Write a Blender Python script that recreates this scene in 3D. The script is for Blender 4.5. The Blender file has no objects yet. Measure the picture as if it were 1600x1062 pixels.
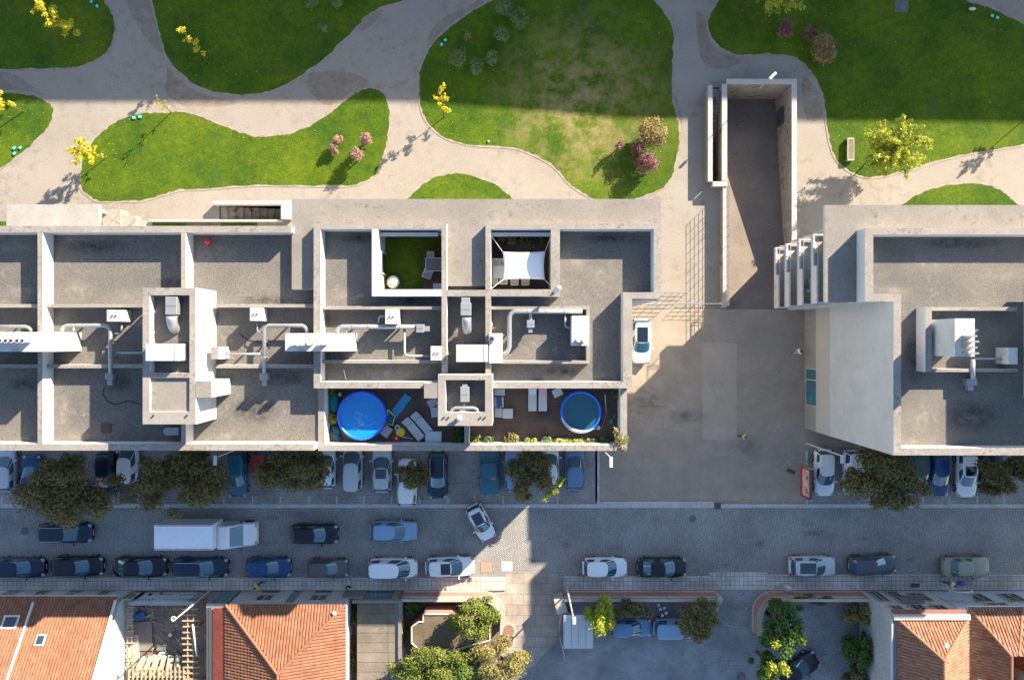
import bpy, bmesh, math, random
import numpy as np
from mathutils import Vector, Matrix, Euler
R = math.radians
scene = bpy.context.scene
C = scene.collection
# ------------------------------------------------------------------ camera, sky, sun, exposure
H = 71.6            # flying height of the camera in metres
S0 = 17.4           # photo pixels per metre at street level
cam_d = bpy.data.cameras.new('camera'); cam = bpy.data.objects.new('camera', cam_d); C.objects.link(cam)
cam.location = (0, 0, H); cam.rotation_euler = (0, 0, 0)
cam_d.sensor_width = 36; cam_d.lens = 18*H/(800/S0); cam_d.clip_start = 1; cam_d.clip_end = 2000
scene.camera = cam
SUN_EL, SUN_AZ = R(25.6), R(45.5)
w = bpy.data.worlds.new('World'); scene.world = w; w.use_nodes = True
nt = w.node_tree; bg = nt.nodes['Background']
sky = nt.nodes.new('ShaderNodeTexSky'); sky.sky_type = 'NISHITA'; sky.sun_disc = False
sky.sun_elevation = SUN_EL; sky.sun_rotation = SUN_AZ; sky.air_density = 1.0; sky.dust_density = 0.4; sky.ozone_density = 1.6
nt.links.new(sky.outputs[0], bg.inputs[0]); bg.inputs[1].default_value = 0.09
sd = bpy.data.lights.new('sun', 'SUN'); sd.energy = 5.0; sd.angle = R(0.5); sd.color = (1.0, .86, .68)
sun = bpy.data.objects.new('sun', sd); C.objects.link(sun)
sdir = Vector((math.sin(SUN_AZ)*math.cos(SUN_EL), math.cos(SUN_AZ)*math.cos(SUN_EL), math.sin(SUN_EL)))
sun.rotation_euler = sdir.to_track_quat('Z', 'Y').to_euler(); sun.location = (60, 60, 90)
vs = scene.view_settings; vs.view_transform = 'Standard'; vs.look = 'None'; vs.gamma = 1; vs.exposure = 1.9; vs.use_curve_mapping = False
# ------------------------------------------------------------------ helpers
rng = random.Random(7)
nrg = np.random.default_rng(11)
def rr(z): return 1/(1-z/H)
def W(px, py, z=0.0):               # a photo measurement at height z, as a place in the world (metres)
    k = S0*rr(z); return Vector(((px-800)/k, (531-py)/k, z))
def wx(px, z=0): return (px-800)/(S0*rr(z))
def wy(py, z=0): return (531-py)/(S0*rr(z))
OFF = {}
def tag(o, label=None, cat=None, group=None, kind=None):
    if label: o['label'] = label
    if cat: o['category'] = cat
    if group: o['group'] = group
    if kind: o['kind'] = kind
    return o
def thing(name, loc, label, cat, group=None, rz=0):
    o = bpy.data.objects.new(name, None); C.objects.link(o); o.location = loc; o.rotation_euler = (0, 0, rz)
    o.empty_display_size = .2; OFF[o.name] = Vector(loc) if rz == 0 else None
    return tag(o, label, cat, group)
def copy_tree(o, parent=None):
    c = o.copy(); C.objects.link(c)
    if parent: c.parent = parent
    for ch in o.children: copy_tree(ch, c)
    return c
class MB:
    def __init__(s): s.v = []; s.f = []
    def add(s, vs_, fs):
        b = len(s.v); s.v += [tuple(x) for x in vs_]; s.f += [tuple(i+b for i in f) for f in fs]; return s
    def wbox(s, x0, y0, x1, y1, z0, z1):
        x0, x1 = min(x0, x1), max(x0, x1); y0, y1 = min(y0, y1), max(y0, y1)
        return s.add([(x0,y0,z0),(x1,y0,z0),(x1,y1,z0),(x0,y1,z0),(x0,y0,z1),(x1,y0,z1),(x1,y1,z1),(x0,y1,z1)],
                     [(0,3,2,1),(4,5,6,7),(0,1,5,4),(1,2,6,5),(2,3,7,6),(3,0,4,7)])
    def pbox(s, x0, y0, x1, y1, z0, z1, zr=None):   # rectangle measured in the photo at its top
        zr = z1 if zr is None else zr
        return s.wbox(wx(x0,zr), wy(y0,zr), wx(x1,zr), wy(y1,zr), z0, z1)
    def rbox(s, c, sx, sy, sz, a=0, tilt=0):        # rotated box, c = centre of its base
        M = Matrix.Translation(c) @ Matrix.Rotation(a, 4, 'Z') @ Matrix.Rotation(tilt, 4, 'Y')
        p = [M @ Vector((x*sx/2, y*sy/2, z*sz)) for z in (0,1) for x, y in ((-1,-1),(1,-1),(1,1),(-1,1))]
        return s.add(p, [(0,3,2,1),(4,5,6,7),(0,1,5,4),(1,2,6,5),(2,3,7,6),(3,0,4,7)])
    def prism(s, pts, z0, z1):
        a = sum(p[0]*q[1]-q[0]*p[1] for p, q in zip(pts, pts[1:]+pts[:1]))
        if a < 0: pts = pts[::-1]
        n = len(pts)
        return s.add([(p[0],p[1],z0) for p in pts]+[(p[0],p[1],z1) for p in pts],
                     [tuple(range(n))[::-1], tuple(range(n,2*n))]+[(i,(i+1)%n,n+(i+1)%n,n+i) for i in range(n)])
    def sheet(s, pts, z):
        a = sum(p[0]*q[1]-q[0]*p[1] for p, q in zip(pts, pts[1:]+pts[:1]))
        if a < 0: pts = pts[::-1]
        return s.add([(p[0],p[1],z) for p in pts], [tuple(range(len(pts)))])
    def cyl(s, c, r, h, n=16, r2=None):
        r2 = r if r2 is None else r2
        v = [(c[0]+r*math.cos(2*math.pi*i/n), c[1]+r*math.sin(2*math.pi*i/n), c[2]) for i in range(n)]
        v += [(c[0]+r2*math.cos(2*math.pi*i/n), c[1]+r2*math.sin(2*math.pi*i/n), c[2]+h) for i in range(n)]
        return s.add(v, [tuple(range(n))[::-1], tuple(range(n,2*n))]+[(i,(i+1)%n,n+(i+1)%n,n+i) for i in range(n)])
    def tube(s, pts, r, n=8, cap=True):
        pts = [Vector(p) for p in pts]; m = len(pts)
        rs = r if isinstance(r, (list, tuple)) else [r]*m
        v = []; up = Vector((.13,.07,1)).normalized()
        for i, p in enumerate(pts):
            d = (pts[min(i+1,m-1)]-pts[max(i-1,0)])
            d = d.normalized() if d.length > 1e-6 else Vector((0,0,1))
            a = d.cross(up)
            if a.length < .15: a = d.cross(Vector((1,.2,0)))
            a.normalize(); b = d.cross(a)
            for k in range(n):
                t = 2*math.pi*k/n; v.append(p+(a*math.cos(t)+b*math.sin(t))*rs[i])
        f = [(i*n+k, i*n+(k+1)%n, (i+1)*n+(k+1)%n, (i+1)*n+k) for i in range(m-1) for k in range(n)]
        if cap: f += [tuple(range(n))[::-1], tuple(range((m-1)*n, m*n))]
        return s.add(v, f)
    def ball(s, c, rad, n=12, m=7):
        if not isinstance(rad, (tuple, list)): rad = (rad,)*3
        v = [(c[0], c[1], c[2]-rad[2])]
        for j in range(1, m):
            p = -math.pi/2+math.pi*j/m
            for i in range(n):
                t = 2*math.pi*i/n; v.append((c[0]+rad[0]*math.cos(p)*math.cos(t), c[1]+rad[1]*math.cos(p)*math.sin(t), c[2]+rad[2]*math.sin(p)))
        v.append((c[0], c[1], c[2]+rad[2])); L = len(v)-1
        f = [(0, 1+(i+1)%n, 1+i) for i in range(n)]
        for j in range(m-2):
            for i in range(n): a = 1+j*n; f.append((a+i, a+(i+1)%n, a+n+(i+1)%n, a+n+i))
        a = 1+(m-2)*n; f += [(a+i, a+(i+1)%n, L) for i in range(n)]
        return s.add(v, f)
    def build(s, name, mat, parent=None, smooth=False, origin=None, bevel=0, local=False):
        me = bpy.data.meshes.new(name); off = Vector((0,0,0))
        if parent is not None and not local: off = OFF.get(parent.name) or Vector((0,0,0))
        elif parent is None and not local:
            if origin is not None: off = Vector(origin)
            else:
                a = np.array(s.v); off = Vector((float(a[:,0].min()+a[:,0].max())/2, float(a[:,1].min()+a[:,1].max())/2, float(a[:,2].min())))
        me.from_pydata([(x-off.x, y-off.y, z-off.z) for x, y, z in s.v], [], s.f)
        if smooth: me.polygons.foreach_set('use_smooth', [True]*len(me.polygons))
        me.materials.append(mat); me.update()
        o = bpy.data.objects.new(name, me); C.objects.link(o)
        if parent is not None: o.parent = parent
        else: o.location = off
        OFF[o.name] = off.copy()
        if bevel:
            b = o.modifiers.new('bevel', 'BEVEL'); b.width = bevel; b.segments = 2; b.limit_method = 'ANGLE'
        return o
def struct(o): o['kind'] = 'structure'; return o
# ------------------------------------------------------------------ materials
MATS = {}
K = {'park path gravel':0.67,'gravel roof felt':0.68,'weathered concrete':0.63,'pale slab concrete':0.61,'white render':0.62,'lawn edging stone':0.65,'plaza setts':0.84,'asphalt patch':0.76,
     'road granite setts':1.18,'parking setts':1.15,'courtyard setts':1.12,'pavement tiles':1.2,'large paving slabs':0.74,'stained concrete wall':0.70,'wall coping':0.65,'cream stone trim':0.74,
     'board marked concrete':0.68,'beige band render':0.61,'ochre plinth':0.78,'white facade':0.74,'pale sawn timber':0.65,'rubble and dust':0.74,'pink painted wall':0.78,'pale stair stone':0.65,'garage roof slabs':0.74,'dirty flat roof':0.61,
     'terracotta tiles':0.70,'weathered terracotta tiles':0.74,'yellow autumn leaves':0.78,'yellow green leaves':0.74,'lime green leaves':0.70,'tan bush leaves':0.70,'purple bush leaves':0.70,'pink leaves':0.70,
     'galvanised duct':0.70,'white painted metal':0.62,'old grey wood':0.78,'ramp asphalt':0.90}
def sc(name, *cs):
    k = K.get(name, 1); return [None if c is None else tuple(x*k for x in c) for c in cs]
def newmat(name):
    m = bpy.data.materials.new(name); m.use_nodes = True; MATS[name] = m
    return m, m.node_tree, m.node_tree.nodes['Principled BSDF']
def N(nt, t, **k):
    n = nt.nodes.new(t)
    for a, b in k.items(): setattr(n, a, b)
    return n
def noise(nt, vec, scale, detail=4, rough=.6):
    n = N(nt, 'ShaderNodeTexNoise'); n.inputs['Scale'].default_value = scale; n.inputs['Detail'].default_value = detail
    n.inputs['Roughness'].default_value = rough; nt.links.new(vec, n.inputs['Vector']); return n.outputs['Fac']
def ramp(nt, fac, lo, hi, c0=(0,0,0,1), c1=(1,1,1,1)):
    r = N(nt, 'ShaderNodeValToRGB'); r.color_ramp.elements[0].position = lo; r.color_ramp.elements[1].position = hi
    r.color_ramp.elements[0].color = c0; r.color_ramp.elements[1].color = c1; nt.links.new(fac, r.inputs[0]); return r.outputs[0]
def mix(nt, fac, a, b, mode='MIX'):
    m = N(nt, 'ShaderNodeMix', data_type='RGBA', blend_type=mode)
    for i, x in ((0, fac), (6, a), (7, b)):
        if isinstance(x, (int, float)): m.inputs[i].default_value = x
        elif isinstance(x, tuple): m.inputs[i].default_value = x if len(x) == 4 else (*x, 1)
        else: nt.links.new(x, m.inputs[i])
    return m.outputs[2]
def pos(nt, obj=False):
    if obj: return N(nt, 'ShaderNodeTexCoord').outputs['Object']
    return N(nt, 'ShaderNodeNewGeometry').outputs['Position']
def bump(nt, b, h, s, d=.02):
    n = N(nt, 'ShaderNodeBump'); n.inputs['Strength'].default_value = s; n.inputs['Distance'].default_value = d
    nt.links.new(h, n.inputs['Height']); nt.links.new(n.outputs[0], b.inputs['Normal'])
def surf(name, c1, c2, big=.25, fine=9, rough=.85, c3=None, stain=(.58,.72), sscale=1.2, bmp=.3, grain=.25, spec=.25):
    """two-tone weathered surface: large patches, fine grain, optional stains c3"""
    c1, c2, c3 = sc(name, c1, c2, c3); m, nt, b = newmat(name); p = pos(nt)
    col = mix(nt, ramp(nt, noise(nt, p, big, 5), .35, .65), c1, c2)
    fn = noise(nt, p, fine, 3, .8)
    g = ramp(nt, fn, .3, .7, (1-grain,)*3+(1,), (1+grain*.6,)*3+(1,))
    col = mix(nt, 1.0, col, g, 'MULTIPLY')
    if c3:
        st = mix(nt, 1.0, ramp(nt, noise(nt, p, sscale, 6, .7), stain[0], stain[1]), ramp(nt, noise(nt, p, sscale*.23, 2), .4, .6), 'MULTIPLY')
        col = mix(nt, st, col, c3)
    nt.links.new(col, b.inputs['Base Color']); b.inputs['Roughness'].default_value = rough
    b.inputs['Specular IOR Level'].default_value = spec
    if bmp: bump(nt, b, fn, bmp)
    return m
def plain(name, c, rough=.5, metal=0, spec=.5, coat=0, var=.08, emit=0):
    c, = sc(name, c); m, nt, b = newmat(name)
    if var:
        f = noise(nt, pos(nt, True), 2.5, 3)
        col = mix(nt, f, tuple(x*(1-var) for x in c), tuple(min(1, x*(1+var)) for x in c))
        nt.links.new(col, b.inputs['Base Color'])
    else: b.inputs['Base Color'].default_value = (*c, 1)
    b.inputs['Roughness'].default_value = rough; b.inputs['Metallic'].default_value = metal
    b.inputs['Specular IOR Level'].default_value = spec; b.inputs['Coat Weight'].default_value = coat; b.inputs['Coat Roughness'].default_value = .05
    return m
def leafmat(name, cols, rough=.6):
    cols = sc(name, *cols); m, nt, b = newmat(name)
    g = N(nt, 'ShaderNodeNewGeometry'); r = N(nt, 'ShaderNodeValToRGB'); r.color_ramp.interpolation = 'LINEAR'
    while len(r.color_ramp.elements) < len(cols): r.color_ramp.elements.new(.5)
    for i, c in enumerate(cols):
        r.color_ramp.elements[i].position = i/(len(cols)-1); r.color_ramp.elements[i].color = (*c, 1)
    a = noise(nt, g.outputs['Position'], .9, 2)
    mm = N(nt, 'ShaderNodeMath', operation='MULTIPLY_ADD'); nt.links.new(g.outputs['Random Per Island'], mm.inputs[0]); mm.inputs[1].default_value = .55
    m2 = N(nt, 'ShaderNodeMath', operation='MULTIPLY_ADD'); nt.links.new(a, m2.inputs[0]); m2.inputs[1].default_value = .9; m2.inputs[2].default_value = -.2
    nt.links.new(m2.outputs[0], mm.inputs[2]); nt.links.new(mm.outputs[0], r.inputs[0])
    nt.links.new(r.outputs[0], b.inputs['Base Color']); b.inputs['Roughness'].default_value = rough
    tr = N(nt, 'ShaderNodeBsdfTranslucent'); nt.links.new(r.outputs[0], tr.inputs[0])
    ms = N(nt, 'ShaderNodeMixShader'); ms.inputs[0].default_value = .3
    out = nt.nodes['Material Output']; nt.links.new(b.outputs[0], ms.inputs[1]); nt.links.new(tr.outputs[0], ms.inputs[2]); nt.links.new(ms.outputs[0], out.inputs[0])
    return m
def brickmat(name, c1, c2, mortar, bw, bh, rot=0, msize=.012, offset=.5, bmp=.4, c3=None, grain=.3, mort_smooth=.3, rough=.8, big=.3, amp=1.0):
    c1, c2, c3, mortar = sc(name, c1, c2, c3, mortar); m, nt, b = newmat(name); p = pos(nt)
    mp = N(nt, 'ShaderNodeMapping'); mp.inputs['Rotation'].default_value = (0, 0, rot); nt.links.new(p, mp.inputs[0])
    br = N(nt, 'ShaderNodeTexBrick'); br.offset = offset
    nt.links.new(mp.outputs[0], br.inputs['Vector'])
    br.inputs['Color1'].default_value = (*c1, 1); br.inputs['Color2'].default_value = (*c2, 1); br.inputs['Mortar'].default_value = (*mortar, 1)
    br.inputs['Scale'].default_value = 1; br.inputs['Brick Width'].default_value = bw; br.inputs['Row Height'].default_value = bh
    br.inputs['Mortar Size'].default_value = msize; br.inputs['Mortar Smooth'].default_value = mort_smooth
    fn = noise(nt, p, 14, 3, .8)
    col = mix(nt, 1.0, br.outputs['Color'], ramp(nt, fn, .3, .7, (1-grain,)*3+(1,), (1+grain*.6,)*3+(1,)), 'MULTIPLY')
    col = mix(nt, 1.0, col, ramp(nt, noise(nt, p, big, 6, .65), .33, .67, (1-.34*amp,1-.34*amp,1-.33*amp,1), (1+.22*amp,1+.22*amp,1+.2*amp,1)), 'MULTIPLY')
    if c3: col = mix(nt, ramp(nt, noise(nt, p, .8, 6, .7), .55, .75), col, c3)
    nt.links.new(col, b.inputs['Base Color']); b.inputs['Roughness'].default_value = rough; b.inputs['Specular IOR Level'].default_value = .3
    if bmp: bump(nt, b, mix(nt, .5, br.outputs['Fac'], fn), bmp)
    return m
path_m = surf('park path gravel', (.385,.34,.285), (.44,.395,.335), .12, 12, c3=(.27,.23,.185), stain=(.48,.7), grain=.3)
plaza_m = brickmat('plaza setts', (.56,.46,.355), (.48,.39,.30), (.31,.25,.195), .14, .11, .03, .02, c3=(.33,.27,.21), grain=.6, amp=.45, big=.6)
patch_m = surf('asphalt patch', (.545,.455,.36), (.50,.415,.325), .5, 16, c3=(.33,.28,.225), grain=.5)
road_m = brickmat('road granite setts', (.385,.365,.335), (.29,.275,.255), (.145,.14,.13), .17, .13, R(38), .03, c3=(.26,.245,.22), grain=.5, big=.22, amp=.7)
park_m = brickmat('parking setts', (.40,.365,.325), (.32,.295,.265), (.17,.155,.14), .14, .12, 0, .02, c3=(.12,.105,.085), grain=.5)
walk_m = brickmat('pavement tiles', (.42,.39,.35), (.36,.335,.30), (.21,.195,.18), .40, .40, 0, .03, offset=0, c3=(.24,.22,.19), grain=.25)
slab_m = brickmat('large paving slabs', (.50,.44,.37), (.42,.37,.31), (.27,.235,.19), 1.05, .95, 0, .025, c3=(.36,.31,.25), grain=.2)
court_m = brickmat('courtyard setts', (.34,.345,.345), (.25,.255,.26), (.14,.145,.15), .15, .12, R(55), .025, grain=.5, c3=(.12,.11,.1))
kerb_m = surf('kerb stone', (.52,.50,.47), (.42,.40,.37), .8, 6, c3=(.2,.18,.16))
edge_m = surf('lawn edging stone', (.50,.43,.35), (.36,.31,.26), 1.5, 8, c3=(.15,.13,.1))
paint_m = surf('road paint', (.6,.6,.6), (.48,.48,.47), 2, 12)
rampm = surf('ramp asphalt', (.18,.15,.125), (.225,.19,.16), .4, 14, c3=(.05,.045,.04), grain=.4)
concr = surf('weathered concrete', (.36,.33,.28), (.29,.265,.23), .5, 7, c3=(.10,.08,.06), stain=(.55,.7), sscale=2.6, grain=.2)
conc_light = surf('pale slab concrete', (.37,.335,.29), (.31,.28,.245), .35, 6, c3=(.17,.14,.11), stain=(.55,.72), sscale=1.7, grain=.16)
gravel_roof = surf('gravel roof felt', (.245,.225,.195), (.17,.165,.155), .16, 13, c3=(.30,.27,.215), stain=(.54,.7), sscale=2.0, grain=.5, bmp=.6)
white_wall = surf('white render', (.80,.79,.77), (.72,.71,.68), .5, 4, c3=(.50,.47,.42), stain=(.5,.68), grain=.05, bmp=.1)
gray_metal = plain('galvanised duct', (.40,.41,.42), .38, .35)
white_metal = plain('white painted metal', (.75,.75,.74), .4)
steel = plain('steel', (.4,.4,.4), .35, .7)
black = plain('black rubber', (.015,.015,.017), .8, var=0)
darkm = plain('dark grey metal', (.06,.06,.065), .5)
# parapet: white render sides, weathered concrete coping
def parapet_mat():
    m, nt, b = newmat('parapet with concrete coping'); p = pos(nt)
    g = N(nt, 'ShaderNodeNewGeometry'); sx = N(nt, 'ShaderNodeSeparateXYZ'); nt.links.new(g.outputs['True Normal'], sx.inputs[0])
    top = ramp(nt, sx.outputs[2], .8, .9)
    fn = noise(nt, p, 8, 4, .8)
    c = mix(nt, ramp(nt, noise(nt, p, .6, 4), .35, .65), (.225,.205,.18), (.28,.26,.23))
    c = mix(nt, 1.0, c, ramp(nt, fn, .3, .7, (.8,.8,.8,1), (1.1,1.1,1.1,1)), 'MULTIPLY')
    st = mix(nt, 1.0, ramp(nt, noise(nt, p, 3.8, 7, .8), .50, .62), ramp(nt, noise(nt, p, .3, 3), .42, .58), 'MULTIPLY')
    c = mix(nt, st, c, (.13,.11,.09))
    wht = mix(nt, noise(nt, p, .7, 4), (.55,.545,.53), (.50,.49,.475))
    nt.links.new(mix(nt, top, wht, c), b.inputs['Base Color']); b.inputs['Roughness'].default_value = .85; b.inputs['Specular IOR Level'].default_value = .2
    bump(nt, b, fn, .2); return m
par_m = parapet_mat()
def grass_mat(name='lawn grass', dry=True, dark=1.0):
    m, nt, b = newmat(name); p = pos(nt)
    a = mix(nt, ramp(nt, noise(nt, p, .22, 5), .35, .65), (.039*dark,.087*dark,.006), (.093*dark,.140*dark,.007))
    a = mix(nt, 1.0, a, ramp(nt, noise(nt, p, 6, 5, .85), .3, .7, (.6,.65,.6,1), (1.3,1.25,1.2,1)), 'MULTIPLY')
    a = mix(nt, 1.0, a, ramp(nt, noise(nt, p, 1.6, 7, .85), .35, .65, (.6,.7,.6,1), (1.3,1.22,1.15,1)), 'MULTIPLY')
    if dry:
        # worn dry patch in the middle lawn, at about (7, 22) m
        v = N(nt, 'ShaderNodeVectorMath', operation='DISTANCE'); nt.links.new(p, v.inputs[0]); v.inputs[1].default_value = (6.5, 21.5, 0)
        r1 = ramp(nt, v.outputs['Value'], 0, 1)
        mr = N(nt, 'ShaderNodeMapRange'); mr.inputs[1].default_value = 2.0; mr.inputs[2].default_value = 9.5; mr.inputs[3].default_value = 1; mr.inputs[4].default_value = 0
        nt.links.new(v.outputs['Value'], mr.inputs[0])
        k = mix(nt, 1.0, mr.outputs[0], ramp(nt, noise(nt, p, .42, 6, .75), .42, .62), 'MULTIPLY')
        a = mix(nt, k, a, (.27,.215,.095))
        k2 = ramp(nt, noise(nt, p, .16, 5, .7), .58, .78, (0,0,0,1), (.55,.55,.55,1))
        a = mix(nt, k2, a, (.15,.15,.03))
        k3 = ramp(nt, noise(nt, p, .31, 4, .6), .60, .72, (0,0,0,1), (.5,.5,.5,1))
        a = mix(nt, k3, a, (.03,.085,.02))
    nt.links.new(a, b.inputs['Base Color']); b.inputs['Roughness'].default_value = .9; b.inputs['Specular IOR Level'].default_value = .15
    bump(nt, b, noise(nt, p, 9, 4, .9), .9, .06); return m
grass = grass_mat(); turf = grass_mat('artificial turf', False, .8)
soil = surf('bare soil', (.13,.10,.07), (.2,.155,.11), .8, 8, c3=(.3,.24,.17))
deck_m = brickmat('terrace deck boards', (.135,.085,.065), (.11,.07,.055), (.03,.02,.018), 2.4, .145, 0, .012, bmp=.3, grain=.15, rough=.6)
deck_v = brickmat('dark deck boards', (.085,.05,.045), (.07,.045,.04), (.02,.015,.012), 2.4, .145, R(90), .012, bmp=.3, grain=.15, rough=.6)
tile_m = leafmat('terracotta tiles', [(.30,.13,.07), (.41,.175,.09), (.47,.215,.12), (.50,.26,.16)], .8)
tile_m2 = leafmat('weathered terracotta tiles', [(.28,.12,.07), (.44,.20,.12), (.53,.29,.18), (.36,.17,.11)], .85)
pink_m = surf('pink painted wall', (.50,.25,.20), (.44,.21,.17), .9, 5, c3=(.3,.17,.14), grain=.1)
cream_m = surf('cream stone trim', (.60,.54,.45), (.5,.45,.38), 1.2, 6, c3=(.3,.26,.2), grain=.1)
glass_m = plain('car glass', (.012,.085,.12), .04, 0, .9, 1, var=0)  # teal base colour stands in for the sky reflected in the panes
tealglass = plain('teal window glass', (.02,.12,.15), .06, 0, .8, .5, var=.1)
winglass = plain('dark window glass', (.03,.045,.055), .08, 0, .7, var=.1)
wood_m = surf('pale sawn timber', (.62,.47,.30), (.5,.37,.23), 1.5, 10, grain=.15)
oldwood = surf('old grey wood', (.26,.21,.16), (.18,.145,.11), 1.5, 8)
bark = surf('tree bark', (.12,.09,.065), (.17,.135,.10), 3, 12)
debris = surf('rubble and dust', (.30,.26,.22), (.2,.175,.15), .9, 7, c3=(.42,.38,.33), grain=.5, bmp=.8)
blue_m = plain('pool blue plastic', (.01,.13,.62), .35)
blue_w = plain('pool water', (.008,.20,.56), .06, 0, .6, .3, var=.12)
teal_w = plain('teal pool water', (.008,.085,.12), .06, 0, .6, .3, var=.15)
skin_m = plain('skin', (.45,.27,.19), .6, var=0)
litter_m, nt_, b_ = newmat('fallen leaf litter')
p_ = pos(nt_); b_.inputs['Base Color'].default_value = (.25,.145,.085,1); b_.inputs['Roughness'].default_value = .9
f_ = ramp(nt_, noise(nt_, p_, 5.5, 8, .95), .34, .60, (0,0,0,1), (.42,.42,.42,1)); f_ = mix(nt_, 1.0, f_, ramp(nt_, noise(nt_, p_, .9, 4, .7), .30, .55), 'MULTIPLY'); tr_ = N(nt_, 'ShaderNodeBsdfTransparent'); ms_ = N(nt_, 'ShaderNodeMixShader')
nt_.links.new(f_, ms_.inputs[0]); nt_.links.new(tr_.outputs[0], ms_.inputs[1]); nt_.links.new(b_.outputs[0], ms_.inputs[2]); nt_.links.new(ms_.outputs[0], nt_.nodes['Material Output'].inputs[0])
# leaves
lf_dark = leafmat('dark park tree leaves', [(.055,.06,.02), (.11,.105,.03), (.18,.155,.045), (.29,.19,.055)])
lf_green = leafmat('green leaves', [(.03,.075,.012), (.065,.14,.02), (.12,.20,.03)])
lf_lime = leafmat('lime green leaves', [(.10,.16,.02), (.20,.26,.03), (.31,.33,.045)])
lf_yel = leafmat('yellow autumn leaves', [(.55,.44,.01), (.70,.60,.015), (.74,.70,.04)])
lf_yg = leafmat('yellow green leaves', [(.27,.36,.02), (.44,.50,.03), (.55,.58,.05)])
lf_tan = leafmat('tan bush leaves', [(.30,.20,.07), (.42,.30,.12), (.40,.36,.10)])
lf_purp = leafmat('purple bush leaves', [(.20,.07,.07), (.34,.14,.13), (.42,.24,.20)])
lf_pink = leafmat('pink leaves', [(.42,.20,.16), (.55,.32,.26), (.5,.38,.24)])
lf_sage = leafmat('sage shrub leaves', [(.09,.16,.045), (.15,.24,.07), (.22,.31,.11)])
lf_olive = leafmat('olive autumn leaves', [(.13,.13,.035), (.24,.22,.06), (.33,.27,.1)])
def catmull(pts, n=6, closed=True):
    out = []; m = len(pts)
    for i in range(m if closed else m-1):
        p = [pts[(i+k-1) % m] if closed else pts[max(0, min(m-1, i+k-1))] for k in range(4)]
        for j in range(n):
            t = j/n
            out.append(tuple(.5*((2*p[1][a])+(-p[0][a]+p[2][a])*t+(2*p[0][a]-5*p[1][a]+4*p[2][a]-p[3][a])*t*t+(-p[0][a]+3*p[1][a]-3*p[2][a]+p[3][a])*t**3) for a in (0,1)))
    return out
def G(pts): return [(wx(x), wy(y)) for x, y in pts]

for _n in ('pool blue plastic','pool water','teal pool water'):
    _t = MATS[_n].node_tree; bump(_t, _t.nodes['Principled BSDF'], noise(_t, pos(_t), 3.2, 3), .35, .03)
def blotch(name, c, amount=.8):
    m, t, b = newmat(name); p = pos(t); b.inputs['Base Color'].default_value = (*c,1); b.inputs['Roughness'].default_value = .9
    oc = N(t, 'ShaderNodeTexCoord').outputs['Object']; d = N(t, 'ShaderNodeVectorMath', operation='LENGTH'); t.links.new(oc, d.inputs[0])
    fall = ramp(t, d.outputs['Value'], .15, 1.0, (1,1,1,1), (0,0,0,1))
    f = mix(t, 1.0, fall, ramp(t, noise(t, p, 1.7, 7, .75), .36, .62, (0,0,0,1), (amount,)*3+(1,)), 'MULTIPLY')
    tr, ms = N(t, 'ShaderNodeBsdfTransparent'), N(t, 'ShaderNodeMixShader')
    t.links.new(f, ms.inputs[0]); t.links.new(tr.outputs[0], ms.inputs[1]); t.links.new(b.outputs[0], ms.inputs[2]); t.links.new(ms.outputs[0], t.nodes['Material Output'].inputs[0]); return m
dust_m = blotch('pale dust stain', (.36,.325,.27), .5); grime_m = blotch('dark damp stain', (.05,.048,.045)); oil_m = blotch('oil stain', (.08,.075,.07), .42); wash_m = blotch('washed out paving', (.55,.46,.36), .45)
def stain(name, px, py, z, rx, ry, mat, parent=None):
    """an irregular stain lying on a flat surface; rx, ry in metres"""
    c = W(px, py, z); me = bpy.data.meshes.new(name); n = 20
    me.from_pydata([(math.cos(2*math.pi*i/n), math.sin(2*math.pi*i/n), 0) for i in range(n)], [], [tuple(range(n))]); me.materials.append(mat)
    o = bpy.data.objects.new(name, me); C.objects.link(o); o.scale = (rx, ry, 1)
    if parent is None: o.location = c; o['kind'] = 'structure'
    else: o.parent = parent; o.location = c-OFF[parent.name]
    OFF[o.name] = Vector((0,0,0)); return o
# ------------------------------------------------------------------ ground with openings for the ramp and the stairs
def grid_sheet(xs, ys, holes, z):
    mb = MB(); xs = sorted(xs); ys = sorted(ys)
    for x0, x1 in zip(xs, xs[1:]):
        for y0, y1 in zip(ys, ys[1:]):
            cx, cy = (x0+x1)/2, (y0+y1)/2
            if any(a < cx < c and b < cy < d for a, b, c, d in holes): continue
            mb.add([(x0,y0,z),(x1,y0,z),(x1,y1,z),(x0,y1,z)], [(0,1,2,3)])
    return mb
def gp(x, y): return (x/S0, y/S0)
RX0, RX1, RY0, RY1 = 331/S0, 431/S0, 48/S0, 394/S0      # ramp opening
SX0, SX1, SY0, SY1 = 309/S0, 329/S0, 247/S0, 394/S0    # stair opening beside the ramp
EX0, EX1, EY0, EY1 = wx(343), wx(443), wy(344), wy(322)  # entrance steps on the park side
holes = [(RX0,RY0,RX1,RY1), (SX0,SY0,RX0,SY1), (EX0,EY0,EX1,EY1)]
struct(grid_sheet([-260,EX0,EX1,SX0,RX0,RX1,260], [-260,RY0,EY0,EY1,SY0,SY1,RY1,260], holes, 0).build('ground', path_m))
def sheet(name, pts, z, mat, px=True):
    return struct(MB().sheet(G(pts) if px else pts, z).build(name, mat))
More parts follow.
